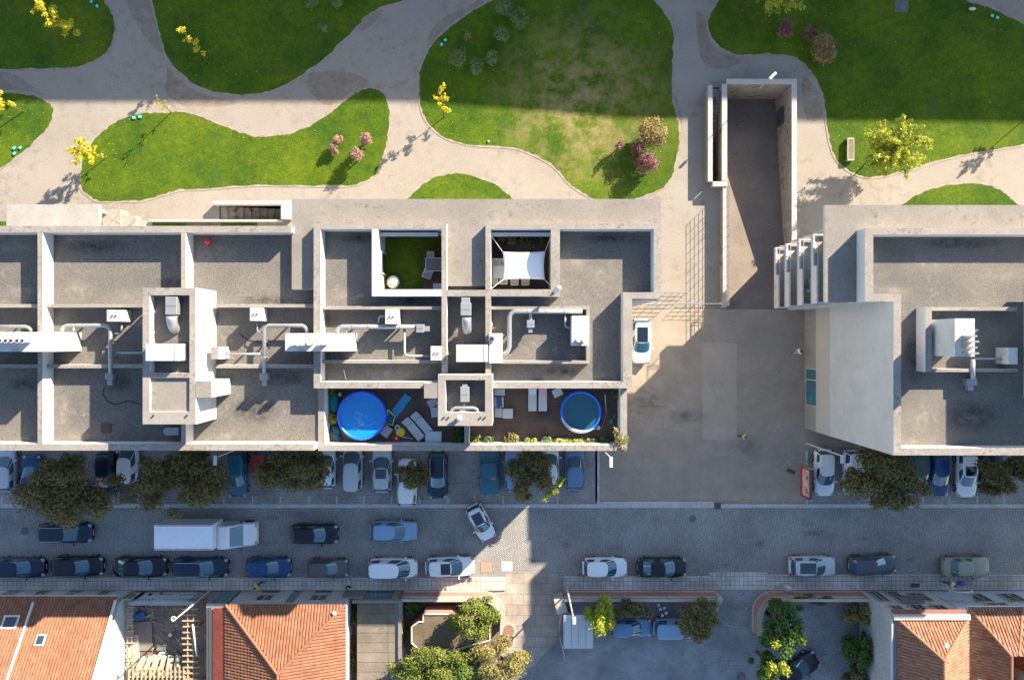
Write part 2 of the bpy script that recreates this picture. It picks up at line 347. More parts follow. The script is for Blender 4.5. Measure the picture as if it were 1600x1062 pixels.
# plaza around the ramp foot (cut round the ramp)
pl = MB()
for a in ([(930,483.5),(1420,483.5),(1420,783),(930,783)],):
    pl.sheet(G(a), .004)
struct(pl.build('plaza_paving', plaza_m))
patch2 = surf('small paving patch', (.40,.335,.27), (.36,.30,.24), .8, 12)
sheet('asphalt_patch', [(1097,536),(1151,536),(1151,687),(1097,687)], .008, patch_m)
sheet('asphalt_patch', [(1116,668),(1133,668),(1133,687),(1116,687)], .012, patch2)
sheet('parking_strip', [(-400,600),(933,600),(933,787),(-400,787)], .004, park_m)
sheet('parking_strip', [(1262,700),(2100,700),(2100,787),(1262,787)], .008, park_m)
sheet('road', [(-900,793),(2500,793),(2500,901),(-900,901)], .004, road_m)
kb = MB()
kb.wbox(wx(-900), wy(787), wx(1262), wy(792.9), 0, .05).wbox(wx(1262), wy(787), wx(2500), wy(792.9), 0, .052)
kb.wbox(wx(933.2), wy(700), wx(936.6), wy(786.9), 0, .09).wbox(wx(936.8), wy(783), wx(1115), wy(786.9), 0, .09)
kb.wbox(wx(-900), wy(901.2), wx(790), wy(903), 0, .14).wbox(wx(880), wy(899.2), wx(1108), wy(901), 0, .14).wbox(wx(1200), wy(896.5), wx(2500), wy(898.3), 0, .14)
kb.wbox(wx(1259), wy(705), wx(1261.8), wy(786.9), 0, .1)
struct(kb.build('kerb', kerb_m, bevel=.01)); rampm2 = surf('apron asphalt with painted shade', (.27,.23,.19), (.34,.29,.24), .3, 14, grain=.4)
sw = MB(); sw.wbox(wx(-900), wy(903.2), wx(790), wy(921.5), 0, .13); sw.wbox(wx(880), wy(901.2), wx(1108), wy(921.5), 0, .13); sw.wbox(wx(1200), wy(898.5), wx(2500), wy(921), 0, .13)
struct(sw.build('pavement', walk_m))
sheet('crossing_paving', [(790.3,893),(879.7,893),(879.7,925),(868,1002),(828,1045),(790.3,1062),(760,1140),(700,1140),(700,940),(790.3,922)], .012, slab_m)
sheet('crossing_paving', [(1108.5,893),(1199.6,893),(1199.6,921),(1108.5,921)], .012, walk_m)
sheet('courtyard_paving', [(700,1142),(790,1063),(868.5,1003),(876,925),(876,921.6),(1108,921.6),(1200,921.4),(1420,921.4),(1420,1250),(700,1250)], .008, court_m)
mk = MB()
for x in (3,177,350,395,438,483,526,569,612,655,700,742,786,829,871,1358,1400,1442,1484,1527,1569):
    mk.sheet(G([(x-.8,775),(x+.8,775),(x+.8,786.5),(x-.8,786.5)]), .013)
struct(mk.build('parking_marking', paint_m))
sheet('tree_pit', [(187,757),(214,757),(214,785),(187,785)], .014, soil)
sheet('ramp_apron_painted_shade', [(1131,483.6),(1231,483.6),(1250,500),(1248,548),(1180,562),(1152,535),(1110,530),(1112,500)], .006, rampm2)  # asphalt below the ramp; the shadow lying there is put into its dark tone
# inspection covers
def cover(px, py, r, label, z=.006, square=False, mat=None):
    mb = MB(); p = W(px, py)
    if square: mb.rbox((p.x,p.y,z), 2*r, 2*r*.9, .012)
    else: mb.cyl((p.x,p.y,z), r, .012, 24)
    o = mb.build('manhole_cover', mat or darkm); return tag(o, label, 'manhole cover')
cvm = surf('cover iron', (.10,.10,.11), (.15,.14,.14), 2, 9)
cover(39,829,.33,'round iron cover in the road near the left photo edge',.01,mat=cvm)
cover(1082,810,.3,'round iron cover in the road below the plaza kerb',.01,mat=cvm)
cover(1158,1056,.42,'round iron cover in the courtyard at the bottom edge',.014,mat=cvm)
cover(760,886,.5,'square brown cover in the sunlit strip beside the white sunroof car',.018,True,plain('rusty cover',(.33,.22,.15),.8))
cover(792,884,.5,'square gridded cover on the sunlit slabs, right of the brown one',.018,True,kerb_m)
cover(144,914,.28,'square pavement cover below the black hatchback, left end of the street',.132,True,walk_m)
cover(266,914,.28,'square pavement cover below the navy estate by the building site',.132,True,walk_m)
cover(372,914,.28,'square pavement cover in front of the teal glass shopfront',.132,True,walk_m)
cover(1520,907,.28,'square pavement cover below the olive saloon car',.132,True,walk_m)
cover(1567,910,.28,'square pavement cover at the far right of the street',.132,True,walk_m)
cover(1253-132,790,.3,'small dark drain grate in the kerb below the plaza',.056,True,darkm)
cover(1408,10,.6,'large dark square cover set in the upper right lawn',.05,True,cvm)
cover(995,743,.5,'rectangular cover in the plaza setts near the kerb',.008,True,plaza_m)
for x, y, t in ((181,132,'beside the top left lawn'),(619,74,'in the wide path left of the big lawn'),(437,174,'at the edge of the sunlit path above the long lawn'),(409,308,'on the park path above the entrance steps'),(622,292,'on the path left of the small lawn'),(180,323,'near the white entrance steps')):
    mb = MB(); p = W(x,y); mb.cyl((p.x,p.y,.004), .42, .006, 28); mb2 = MB(); mb2.cyl((p.x,p.y,.010), .36, .006, 28)
    o = mb.build('path_drain', plain('ring',(.3,.26,.22),.8)); tag(o, 'round drain ring '+t, 'drain')
    mb2.build('cover', path_m, o)
# lawns
LAWNS = [
 [(-60,-40),(150,-40),(158,-12),(163,0),(178,25),(180.6,46),(175.6,69),(166.6,82.6),(150,95),(122,105),(102,108),(60,108.5),(0,109),(-60,109)],
 [(232,-40),(236.6,0),(245.5,38),(252,63.6),(259.5,89),(274.8,109),(300,130),(328,142.5),(356,148),(379,150),(400,148),(425,142),(451,130),(481,112),(514.5,86.5),(540,61),(558,43),(575.5,24),(601,11.5),(634,1),(680,-15),(700,-40)],
 [(-60,138),(0,142.5),(38,146),(66,154),(81.5,164),(84,178),(79,196),(63.6,213.7),(43,234),(23,249),(0,263.5),(-60,290)],
 [(254,175.6),(224,175.6),(198,182),(175.6,193.4),(152.6,211),(140,226.5),(130,241.7),(125,270),(127,295.6),(140,308),(152.7,314.6),(178,315),(219,314.6),(254.5,305.7),(280,298),(318,296),(400,290),(476,291),(542.6,291),(573,282.8),(588,272.6),(594,258),(601,241.7),(607.4,211),(610,178),(603.6,155),(596,142.5),(580.7,138),(565.4,140),(547.6,150),(527,165.4),(512,178),(489,193.4),(458.5,206),(420,212.5),(400,212),(369,203.6),(336,191),(305,179),(275,174)],
 [(840,-40),(790,-12),(766,0),(733,20),(703,40.7),(680,63.6),(664.6,86.5),(654.5,114.5),(654,142.5),(657,168),(664.6,188),(680,206),(705,220),(743.5,228),(800,231.6),(830.5,241.7),(856,254.5),(874,270),(889,288),(907,300.6),(925,310),(945,318),(980,317),(998.5,310),(1021,302),(1042,289),(1052,272.6),(1057,254.5),(1062,229),(1062,198.5),(1057,178),(1052,152.7),(1050.6,114.5),(1053,84),(1053,56),(1047,33),(1034,12.7),(1021,0),(1000,-40)],
 [(620,335),(637,310),(655,292),(675,278),(700,271),(730,271),(765,283),(790,298),(800,308),(825,335)],
 [(1140,-40),(1123,0),(1110,20),(1105,38),(1109,56),(1120.6,71),(1138.5,82.6),(1164,88),(1200,85),(1225,88),(1248,95),(1266,112),(1279,132),(1286.5,158),(1290,188),(1295,219),(1302,242),(1312,257),(1330,270),(1350,277),(1375,277),(1403,270),(1429,264.5),(1454,255.7),(1492.6,245.5),(1530.8,238),(1600,227.7),(1680,218),(1680,75),(1600,37),(1543,10),(1509,0),(1470,-40)],
 [(1395,335),(1407,321),(1425,308),(1450,296),(1485,288),(1520,286),(1550,290),(1570,300),(1582,312),(1586,335)],
 [(1560,-40),(1575,-12),(1620,12),(1680,40),(1680,-40)]]
for k, L in enumerate(LAWNS):
    pts = G(catmull(L, 5)); n = len(pts)
    a = sum(p[0]*q[1]-q[0]*p[1] for p, q in zip(pts, pts[1:]+pts[:1]))
    if a < 0: pts = pts[::-1]
    ins = []
    for i in range(n):
        t = Vector(pts[(i+1)%n])-Vector(pts[i-1]); t.normalize(); nn = Vector((-t.y, t.x)); ins.append((Vector(pts[i]), nn))
    wob = [rng.uniform(-.09,.06) for _ in range(n)]
    mb = MB(); inner = [p+q*(.10+wob[i]) for i, (p, q) in enumerate(ins)]
    mb.sheet([tuple(p) for p in inner], .035); struct(mb.build('lawn', grass))
    e = MB(); out = [p-q*.10 for p, q in ins]; inn = [p+q*.16 for p, q in ins]
    v = [(p.x,p.y,.0) for p in out]+[(p.x,p.y,.028) for p in out]+[(p.x,p.y,.028) for p in inn]
    e.add(v, [(i,(i+1)%n,n+(i+1)%n,n+i) for i in range(n)]+[(n+i,n+(i+1)%n,2*n+(i+1)%n,2*n+i) for i in range(n)])
    struct(e.build('lawn_edging', edge_m))
# leaf litter drifts on the paths
for k, (L, lab) in enumerate((([(195,-20),(236,-20),(244,38),(250,64),(258,86),(236,70),(215,40),(200,10)],'beside the second lawn at the top'),
    ([(262,105),(274,118),(300,139),(328,150),(372,158),(350,166),(290,166),(262,148),(260,125)],'under the second lawn'),
    ([(-20,112),(20,116),(40,128),(58,141),(70,150),(40,142),(-20,138)],'above the left lawn'),
    ([(480,118),(520,112),(560,118),(575,132),(545,146),(515,165),(490,150)],'between the two left lawns'),
    ([(560,40),(578,22),(600,16),(585,35),(565,50)],'along the upper bend of the path'),
    ([(690,30),(740,5),(760,-5),(720,45),(675,72),(668,60)],'along the left edge of the big lawn'),
    ([(1088,20),(1103,30),(1108,62),(1125,82),(1160,96),(1120,108),(1095,90)],'left of the upper right lawn'),
    ([(1055,150),(1064,175),(1066,200),(1058,198),(1053,165)],'at the lower right of the big lawn'),
    ([(1255,120),(1276,140),(1285,182),(1262,190),(1255,160)],'between the ramp and the right lawn'))):
    mb = MB(); mb.sheet(G(catmull(L,4)), .0035*(k%2)+.005); o = mb.build('leaf_litter', litter_m); tag(o, 'drift of brown fallen leaves '+lab, 'leaf litter', kind='stuff')
# ------------------------------------------------------------------ ramp with walls, stairs
def rz_(y): return -3.5*max(0, (y-RY0))/(RY1-RY0)      # height of the ramp at world y
rm = MB(); ny = 12
v = []
for i in range(ny+1):
    y = RY0+(RY1-RY0)*i/ny; v += [(RX0-.3,y,rz_(y)-.002),(RX1+.3,y,rz_(y)-.002)]
rm.add(v, [(2*i,2*i+1,2*i+3,2*i+2) for i in range(ny)]); struct(rm.build('ramp', rampm))
cwall = surf('stained concrete wall', (.50,.44,.36), (.38,.33,.27), .7, 5, c3=(.09,.07,.055), stain=(.5,.62), sscale=1.9, grain=.2)
coping = surf('wall coping', (.66,.63,.58), (.58,.55,.50), .8, 5, c3=(.4,.36,.3), grain=.08)
rt = thing('ramp_retaining_wall', (381/S0, 396/S0, 0), 'pale concrete wall with white coping framing the vehicle ramp and its side stairs', 'retaining wall')
def rw(name, x0, y0, x1, y1, top=1.05):
    m = MB(); m.wbox(x0, y0, x1, y1, -3.6, top-.12); a = m.build(name, cwall, rt)
    e = .02; m = MB(); m.wbox(x0-e, y0-e, x1+e, y1+e, top-.12, top); m.build('coping', coping, a, bevel=.015)
rw('wall', RX0-.02, RY1, RX1+.42, RY1+.42)
rw('wall', RX1, 70/S0, RX1+.42, RY1-.025)
rw('wall', RX0-.43, 245/S0, RX0, RY1-.025)
rw('wall', 302/S0, 244/S0, 308.5/S0, 391/S0)
rw('wall', 309/S0+.02, 236.5/S0, RX0, 243.5/S0)
rw('low_wall', RX0-.32, 50/S0, RX0, 236/S0, .95)
m = MB(); m.wbox(RX1-.02, RY1-1.4, RX1-.15, RY1-2.9, -2.6, -.9); m.build('door_panel', darkm, rt)
st = MB()
for i in range(16):
    y1 = 370/S0-i*.40; st.wbox(SX0, y1-.4, SX1, y1, -3.6, -.17*(i+1))
st.wbox(SX0, 370/S0, SX1, 392/S0, -3.6, -.02)
st.wbox(SX0, SY0, SX1, 370/S0-16*.40, -3.6, -2.9)
o = st.build('stairs', cwall, origin=(319/S0, 370/S0, 0)); tag(o, 'narrow concrete stairs going down beside the ramp wall', 'stairs')
def railing(name, a, b, h, nbar, npost, label, cat='railing', base=0.0, mat=None, r=.018):
    a = Vector((*a, base)); b = Vector((*b, base)); t = thing(name, (a+b)/2, label, cat)
    fr = MB(); 
    for i in range(nbar): 
        z = h*(i+1)/nbar; fr.tube([a+Vector((0,0,z)), b+Vector((0,0,z))], r, 5)
    fr.build('rail', mat or steel, t)
    for i in range(npost+1):
        p = a.lerp(b, i/npost); mb = MB(); mb.tube([p, p+Vector((0,0,h))], r*1.2, 5); mb.build('post', mat or steel, t)
    return t
railing('mesh_fence', (RX0-.12,52/S0), (RX0-.12,234/S0), 1.25, 5, 12, 'thin steel mesh fence standing on the low wall left of the ramp', 'fence', .95)
railing('mesh_gate', (wx(1060),wy(475)), (wx(1125),wy(475)), 1.0, 4, 5, 'steel bar gate between the ramp fence and the plaza, right leaf', 'gate')
railing('mesh_gate', (wx(1031),wy(457)), (wx(1072),wy(457)), 1.0, 4, 4, 'short steel bar gate leaf just right of the tall block roof corner', 'gate')
railing('mesh_gate', (wx(975),wy(476)), (wx(1042),wy(476)), 1.0, 4, 5, 'steel bar railing above the parked white car beside the block', 'gate')
# entrance steps on the park side
es = MB(); n = 9
for i in range(n):
    x0 = EX0+(EX1-EX0)*i/n; es.wbox(x0, EY0, EX0+(EX1-EX0)*(i+1)/n, EY1, -3, -.2*(i+1))
o = es.build('entrance_steps', cwall); tag(o, 'sunken concrete steps behind a low wall on the park side', 'stairs')
ew = MB(); ew.wbox(EX0-.3, EY1, EX1+.8, EY1+.33, 0, .8); ew.wbox(EX1, EY0, EX1+.8, EY1, 0, .8); 
tag(ew.build('low_wall', coping), 'low cream wall around the sunken entrance steps', 'wall')
ew = MB(); ew.wbox(wx(237), wy(347.5), wx(443), wy(344.3), 0, .5); tag(ew.build('planter_wall', coping), 'long low cream planter wall in front of the block', 'wall')
sheet('planting_bed', [(236,348),(292,348),(292,400),(236,400)], .05, grass); sheet('planting_bed', [(346,348),(402,348),(402,400),(346,400)], .05, grass); sheet('planting_bed', [(292.5,348),(345.5,348),(345.5,400),(292.5,400)], .045, soil)
sheet('planting_bed', [(-60,346),(10,346),(10,400),(-60,400)], .05, grass)
cs = thing('entrance_canopy', W(82,345), 'flat grey concrete canopy slab over the park entrance', 'canopy')
m = MB(); m.pbox(10,319.5,154,356,2.95,3.45,3.45); m.build('slab', surf('canopy concrete', (.30,.285,.265), (.25,.24,.225), .6, 6, c3=(.15,.14,.125), grain=.12), cs, bevel=.02)
for x in (20, 80, 145): m = MB(); m.pbox(x,325,x+5,329,0,2.95,3.45); m.build('column', white_wall, cs)
stepm = surf('pale stair stone', (.48,.44,.38), (.42,.385,.335), 1.2, 7, c3=(.25,.22,.18))
ws = thing('white_steps', W(196,345), 'pale stone steps and landings descending beside the entrance canopy', 'stairs')
for i, (x0, x1, y0) in enumerate(((160,188,327),(188.3,212,337),(212.3,224,344),(224.3,237,346))):
    m = MB(); m.pbox(x0,y0,x1,360,0,1.6-.45*i); m.build('step', stepm, ws)
for i, x in enumerate((171,196,216)):
    m = MB(); z = 1.6-.45*i; a = W(x,329+8*i,z); m.tube([a, a+Vector((0,0,.9)), a+Vector((.9,-.3,.9)), a+Vector((.9,-.3,0))], .02, 5); m.build('handrail', steel, ws)
# off-frame block to the north, which throws the long shadow across the park
nb = thing('north_block', (10, 56, 0), 'long apartment block north of the park, outside the photo', 'building')
P_ = [(-1100,880),(-150+514,880),(190+514,853),(1700,843),(1700,1090),(-1100,1090)]
m = MB(); m.prism([gp(*p) for p in P_], 0, 20); m.build('wall', white_wall, nb)
m = MB(); m.prism([gp(p[0]*.99,p[1]+(8 if p[1]<1000 else -8)) for p in P_], 20, 20.15); m.build('roof', gravel_roof, nb)
# ------------------------------------------------------------------ apartment block one (flat roofs at 13.4 m, copings at 14.8 m)
F, P, TZ, DK, DT = 13.4, 14.8, 17.2, 11.65, 11.85
b1 = thing('apartment_building', W(560,535), 'long white apartment block with compartmented flat gravel roofs and roof terraces, left and centre', 'building')
m = MB()
def gx(px, z): return wx(px, z)
XL, XM, XE = wx(-160,P), wx(490,P), wx(987.8,P)
m.wbox(XL, wy(353,P), XM, wy(703.5,P), 0, F)                                   # left half
yN, ya, yb, yS = wy(349,P), wy(360.5,P), wy(452,P), wy(606.5,P)
xa, xb, xc, xd = wx(591,P), wx(690,P), wx(767,P), wx(861,P)
XN = wx(1033.6,P); yNE = wy(467,P)
m.wbox(XM, yS, XE, yN, 0, DK-.01)
m.wbox(XE, yNE, XN, yN, 0, F)
cells = [(XM,ya,XE,yN),(XM,yb,xa,ya),(xb,yb,xc,ya),(xd,yb,XE,ya),(XM,yS,XE,yb)]
for c in cells: m.wbox(c[0],c[1],c[2],c[3], DK-.01, F)
m.wbox(wx(497,13.6), wy(703.7,13.6), wx(980,13.6), yS+.5, 0, DT-.01)           # south terraces
SZ = 14.1
m.wbox(wx(456,SZ), yN, wx(1032.3,SZ), wy(311,SZ), 0, SZ)                       # raised park-side slab
m.wbox(wx(456,SZ), wy(452,SZ), XM, yN, F+.03, SZ)
m.wbox(xb+.35, yb+.3, xc-.38, yN, F+.0, SZ)
m.build('wall', white_wall, b1)
# concrete top sheets on the raised slab
m = MB()
m.wbox(wx(456,SZ), yN, wx(1032.3,SZ), wy(311,SZ), SZ, SZ+.02); m.wbox(wx(456,SZ), wy(452,SZ), XM, yN, SZ, SZ+.02); m.wbox(xb+.35, yb+.3, xc-.38, yN, SZ, SZ+.02)
m.build('slab_roof', conc_light, b1)
gr = MB()
gr.wbox(XL+.4, wy(693,P), XM, wy(363,P), F, F+.02)
for c in cells: gr.wbox(c[0],c[1],c[2],c[3], F, F+.02)
gr.wbox(XE, yNE, XN, yN, F, F+.02)
gr.build('roof', gravel_roof, b1)
def wall(x0, y0, x1, y1, z1=P, z0=F+.02, par=None, name='parapet', mat=None):
    q = MB(); q.pbox(x0,y0,x1,y1,z0,z1); return q.build(name, mat or par_m, par or b1)
# left half
wall(-160,353,455.5,363); wall(-160,693,489.8,703.5)
wall(58.7,363.2,66.5,692.8); wall(283,363.2,290.3,449.3); wall(283,662.7,290.3,692.8)
LW = 14.3
wall(-160,475,60,480,LW); wall(72,475,223,480,LW); wall(337,475,490,480,LW)
wall(-160,569.5,60,575,LW); wall(72,569.5,223,575,LW); wall(337,569.5,490,575,LW)
# middle: copings
wall(490,349.5,501,606.5); wall(501.2,349.5,697.8,357.8); wall(758.7,349.5,1021.5,357.8); wall(1021.7,349.5,1033.6,466)
wall(987.9,456.5,1021.5,466); wall(974,456.5,987.8,596)
wall(501.2,596.2,987.8,606.5)
wall(581,358,591,462.5,mat=white_wall); wall(591.2,452,689.8,462.5,mat=white_wall); wall(690,358,698,595.9)
wall(758.5,358,767,595.9); wall(861,358,875,462.5); wall(767.2,452,860.8,462.5); wall(698.2,452.8,758.3,462.5)
wall(501.2,478,689.8,483,LW); wall(767.2,478,921.5,483,LW); wall(501.2,562.5,689.8,567.5,LW); wall(767.2,563.3,921.5,568,LW); wall(916.5,483.2,921.5,563.1,LW)
wall(698.2,585,758.3,592)
# south terraces
TZ2 = 13.6
for a in ((497,606.9,507,704),(507.2,694.5,979.8,704),(969.5,606.9,979.8,694.3),(725.5,664,732.8,694.3)):
    wall(*a, TZ2, DT-.01)
def slabq(x0,y0,x1,y1,z,mat,name,par,th=.03,zr=None):
    q = MB(); q.wbox(wx(x0,zr or z), wy(y0,zr or z), wx(x1,zr or z), wy(y1,zr or z), z, z+th); return q.build(name, mat, par)
slabq(507,606.6,969.6,694.4,DT-.01,deck_m,'terrace_deck',b1,.03,TZ2)
slabq(591.1,360.6,662,451.9,DK-.01,turf,'artificial_turf',b1,.035,P)
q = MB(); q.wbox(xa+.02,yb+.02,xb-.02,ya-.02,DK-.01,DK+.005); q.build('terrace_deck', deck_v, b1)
q = MB(); q.wbox(xa+.03,yb+.03,wx(690,DK),ya-.03,DK+.005,DK+.03); q.build('artificial_turf', turf, b1)
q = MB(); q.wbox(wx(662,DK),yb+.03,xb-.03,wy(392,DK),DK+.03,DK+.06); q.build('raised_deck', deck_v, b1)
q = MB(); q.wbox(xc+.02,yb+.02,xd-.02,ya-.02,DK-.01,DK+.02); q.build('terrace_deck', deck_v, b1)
for o in list(b1.children):
    if o.name.startswith('artificial_turf') and abs(o.data.vertices[0].co.z) < 99 and o.data.vertices[4 if len(o.data.vertices)>4 else 0].co.z > 20: pass
bpy.data.objects.remove([o for o in b1.children if o.name == 'artificial_turf'][0])
# rooms' windows in the inner terraces
q = MB(); q.wbox(xa+.0, wy(428,12.6), xa+.06, wy(395,12.6), DK+.1, DK+2.1); wn = q.build('window', winglass, b1)
q = MB()
for y in (395,428): q.wbox(xa, wy(y,12.6)-.05, xa+.1, wy(y,12.6)+.05, DK+.1, DK+2.1)
q.wbox(xa, wy(428,12.6), xa+.1, wy(395,12.6), DK+2.1, DK+2.18); q.build('window_frame', white_metal, wn)
for x0, x1 in ((600,688),(768,860)):
    q = MB(); q.wbox(wx(x0,DK), ya-.08, wx(x1,DK), ya-.02, DK+.05, DK+2.3); wn = q.build('window', winglass, b1)
    q = MB(); q.wbox(wx(x0,DK)-.05, ya-.3, wx(x1,DK)+.05, ya-.02, DK+2.3, DK+2.42); q.build('lintel', white_metal, wn)
# south facade windows
for k, x in enumerate(range(-120, 500, 62)):
    for z in (2.5, 5.6, 8.7):
        q = MB(); y = wy(703.5,P)
        if k % 2 == 0: q.wbox(x*.02-15+0.0*k, y-.03, x*.02-15+1.6, y+.05, z, z+1.4) if False else q.wbox(wx(x,P), y-.03, wx(x+34,P), y+.05, z, z+1.4); q.build('window', winglass, b1)
# stairwell tower (left) : three joined volumes
def tower(x0,y0,x1,y1,z,label=None):
    q = MB(); q.pbox(x0,y0,x1,y1,F+.02,z); return q
q = MB(); q.pbox(222.9,449.5,306,662.5,F+.02,16.45,TZ); q.pbox(306.05,595,330,621,F+.02,TZ-.02,TZ); tw = q.build('stairwell_tower', white_wall, b1)
for a in ((222.9,449.5,306,461),(222.9,461.1,234,642.9),(296,461.1,306,642.9),(222.9,643,306,662.5),(234.1,582.5,295.9,590)):
    q = MB(); q.pbox(*a, 16.45, TZ); q.build('coping', par_m, tw)
q = MB(); q.pbox(306.1,595,330,621,TZ-.02,TZ+.01); q.build('coping', conc_light, tw)
q = MB(); q.pbox(234,590,296,643,16.45,17.0); q.build('tower_roof', conc_light, tw)
q = MB(); q.wbox(wx(234,TZ),wy(582.5,TZ),wx(296,TZ),wy(461,TZ),16.45,16.47); q.build('tower_roof', gravel_roof, tw)
# small south tower
SZT = 16.0
q = MB(); q.pbox(684.3,585,769.3,665,DT,15.0,SZT); q.pbox(662.5,598.5,684.2,622,DT,SZT-.1,SZT); tw = q.build('stairwell_tower', white_wall, b1)
for a in ((684.3,585,769.3,593.5),(684.3,593.6,696,643.9),(758,593.6,769.3,643.9),(684.3,644,769.3,665)):
    q = MB(); q.pbox(*a, 15.0, SZT); q.build('coping', par_m, tw)
q = MB(); q.pbox(662.5,598.5,684.2,622,SZT-.1,SZT-.03,SZT); q.build('coping', conc_light, tw)
q = MB(); q.wbox(wx(696,SZT),wy(644,SZT),wx(758,SZT),wy(593.5,SZT),15.0,15.02); q.build('tower_roof', gravel_roof, tw)
# chimney stacks that belong to the block
def stack(x0,y0,x1,y1,z,zb=F+.02):
    q = MB(); q.pbox(x0,y0,x1,y1,zb,z); return q.build('chimney_stack', white_wall, b1)
c1 = stack(-60,518.5,82,549.3,17.1)
for i, x in enumerate((2.5,12,21,29,38.5,46.5)):
    a = W(x,532,17.1); q = MB(); q.cyl(a,.16,.85,14); q.build('flue', white_metal, c1)
    q = MB(); q.cyl(a+Vector((0,0,.853)),.11,.01,12); q.build('flue', black, c1)
c2 = stack(445.6,520.3,547,548.7,15.9)
for x,y,h,r in ((461,537,.8,.14),(470,537,.8,.14),(476,537,.8,.14),(486,533,.5,.28),(503,536,1.0,.16),(510,536,.9,.14)):
    a = W(x,y,15.9); q = MB(); q.cyl(a,r,h,14); q.build('flue', white_metal, c2)
c3 = stack(764,520.5,785,567,15.1)
a = W(768.5,529.5,15.1); q = MB(); q.cyl(a,.25,.5,18,.2); q.build('flue', steel, c3); q = MB(); q.cyl(a+Vector((0,0,.505)),.14,.01,14); q.build('flue', black, c3)
c4 = stack(893.5,493,919.5,540,15.1)
for x,y in ((903,531),(911.5,531)):
    a = W(x,y,15.1); q = MB(); q.cyl(a,.16,.7,14); q.build('flue', white_metal, c4)
for x0,y0,x1,y1,z in ((167,484,190,502,14.9),(390.5,480.7,408,501,14.9),(602,483,622,506,14.9),(673,540.5,690,562.5,14.9)):
    c_ = stack(x0,y0,x1,y1,z)
    for dx in (-.12,.12): a = W((x0+x1)/2,(y0+y1)/2,z)+Vector((dx,0,0)); q = MB(); q.cyl(a,.05,.12,8); q.build('vent', black, c_)
q = MB(); q.pbox(329.5,542,341,561,F+.02,15.6); q.build('chimney_stack', par_m, b1)
# ------------------------------------------------------------------ rooftop ducts and units
def duct(px, z, r, label, gap=0, mat=None, extra=()):
    z0 = z; pts = [W(x,y,z) if len(t)==0 else W(x,y,t[0]) for x,y,*t in px]
    t = thing('ventilation_duct', (pts[0].x,pts[0].y,F+.02), label, 'duct')
    q = MB(); cur = []
    for i, p in enumerate(pts):                     # rounded elbows
        if 0 < i < len(pts)-1:
            a = (pts[i-1]-p).normalized()*r*1.4; b = (pts[i+1]-p).normalized()*r*1.4
            cur += [p+a, p+a*.35+b*.35-(a+b)*.0, p+b]
        else: cur.append(p)
    r *= .62; q.tube(cur, r, 12); q.build('pipe', mat or gray_metal, t, smooth=True)
    L = sum((b-a).length for a, b in zip(pts, pts[1:]))
    for a, b in zip(pts, pts[1:]):
        n = int((b-a).length/1.1)
        for i in range(1, n): 
            c = a.lerp(b, i/n); d = (b-a).normalized()*.03; q = MB(); q.tube([c-d, c+d], r*1.12, 12); q.build('pipe_collar', mat or gray_metal, t)
        if n > 1:
            for i in (1, n-1):
                c = a.lerp(b, i/n)
                if c.z > F+.25 and abs(a.z-b.z) < .1: q = MB(); q.wbox(c.x-.05, c.y-.05, c.x+.05, c.y+.05, F+.02, c.z-r*.8); q.build('support', steel, t)
    return t
duct([(97,519,14.5),(97,508.5),(172.5,508.5),(172.5,583)],14.3,.24,'grey duct running right then down past the small square stack, second roof from left')
duct([(115,519,14.4),(115,510)],14.3,.15,'short stub duct joining the long grey duct beside the tall white stack')
duct([(-40,510),(46,510),(50,518)],14.3,.2,'pale duct above the tall stack with six flues, left photo edge')
duct([(190,502,14.2),(190,521),(175,521)],14.2,.1,'thin pipe from the small square stack, left roof')
duct([(175,551),(233,551)],14.2,.13,'thin blue-grey pipe running to the left stairwell tower')
duct([(480,519,14.3),(479,508.5),(413,508.5),(413,583)],14.3,.22,'grey duct bending down right of the left stairwell tower')
duct([(402,501,14.2),(402,518),(411,518)],14.2,.07,'thin conduit from the small stack right of the left tower')
duct([(341,553),(412,553)],14.2,.13,'white pipe from the left tower to the vertical duct')
duct([(526,519,14.4),(526,510),(650,510.5)],14.35,.27,'long white duct across the third roof from the wide stack to a fan box')
duct([(541,519,14.3),(541,512)],14.3,.14,'short stub below the long white duct, third roof')
duct([(602,494),(592,494),(592,508)],14.2,.15,'small branch duct from the square stack down to the long white duct')
duct([(632,514),(632,556),(673,556)],14.2,.15,'thin white pipe dropping from the long duct and turning right')
duct([(910,486.5),(796,486.5),(796,550),(786,554)],14.35,.27,'long duct on the right roof bending down beside the white stack')
duct([(829,488),(829,501)],14.3,.2,'short branch duct feeding the fan box on the right roof')
duct([(883,488),(883,511),(891,512)],14.2,.12,'thin pipe beside the white stack with two flues, right roof')
duct([(768,503),(768,515),(769,503.1)],14.1,.04,'small handrail loop beside the ringed white stack')
def fan(x0,y0,x1,y1,x2,y2,x3,y3,z,label,zb=F+.02,mat=None):
    t = thing('fan_unit', (wx((x0+x1)/2,z),wy((y0+y1)/2,z),zb), label, 'fan unit')
    q = MB(); q.pbox(x0,y0,x1,y1,z-.6,z); q.build('housing', mat or gray_metal, t, bevel=.03)
    q = MB(); q.pbox(x2,y2,x3,y3,z-.5,z-.12,z); q.build('outlet', mat or gray_metal, t, bevel=.02)
    q = MB(); q.pbox(x0+2,y0+2,x1-2,y1-2,zb,z-.6,z); q.build('stand', darkm, t)
    q = MB(); q.pbox(x0+.5,(y0+y1)/2-.4,x1-.5,(y0+y1)/2+.4,z,z+.02,z); q.build('seam', steel, t)
    return t
fan(163.7,583,176,592.5,166,592.5,174,602,14.0,'grey fan box at the foot of the duct, second roof from left')
fan(405.5,583,418,594,408.5,594,415.5,603,14.0,'grey fan box right of the left tower, below the low wall')
fan(650,506.5,662.5,519.5,662.5,509.5,670.5,517.5,14.6,'grey fan box at the end of the long white duct, third roof')
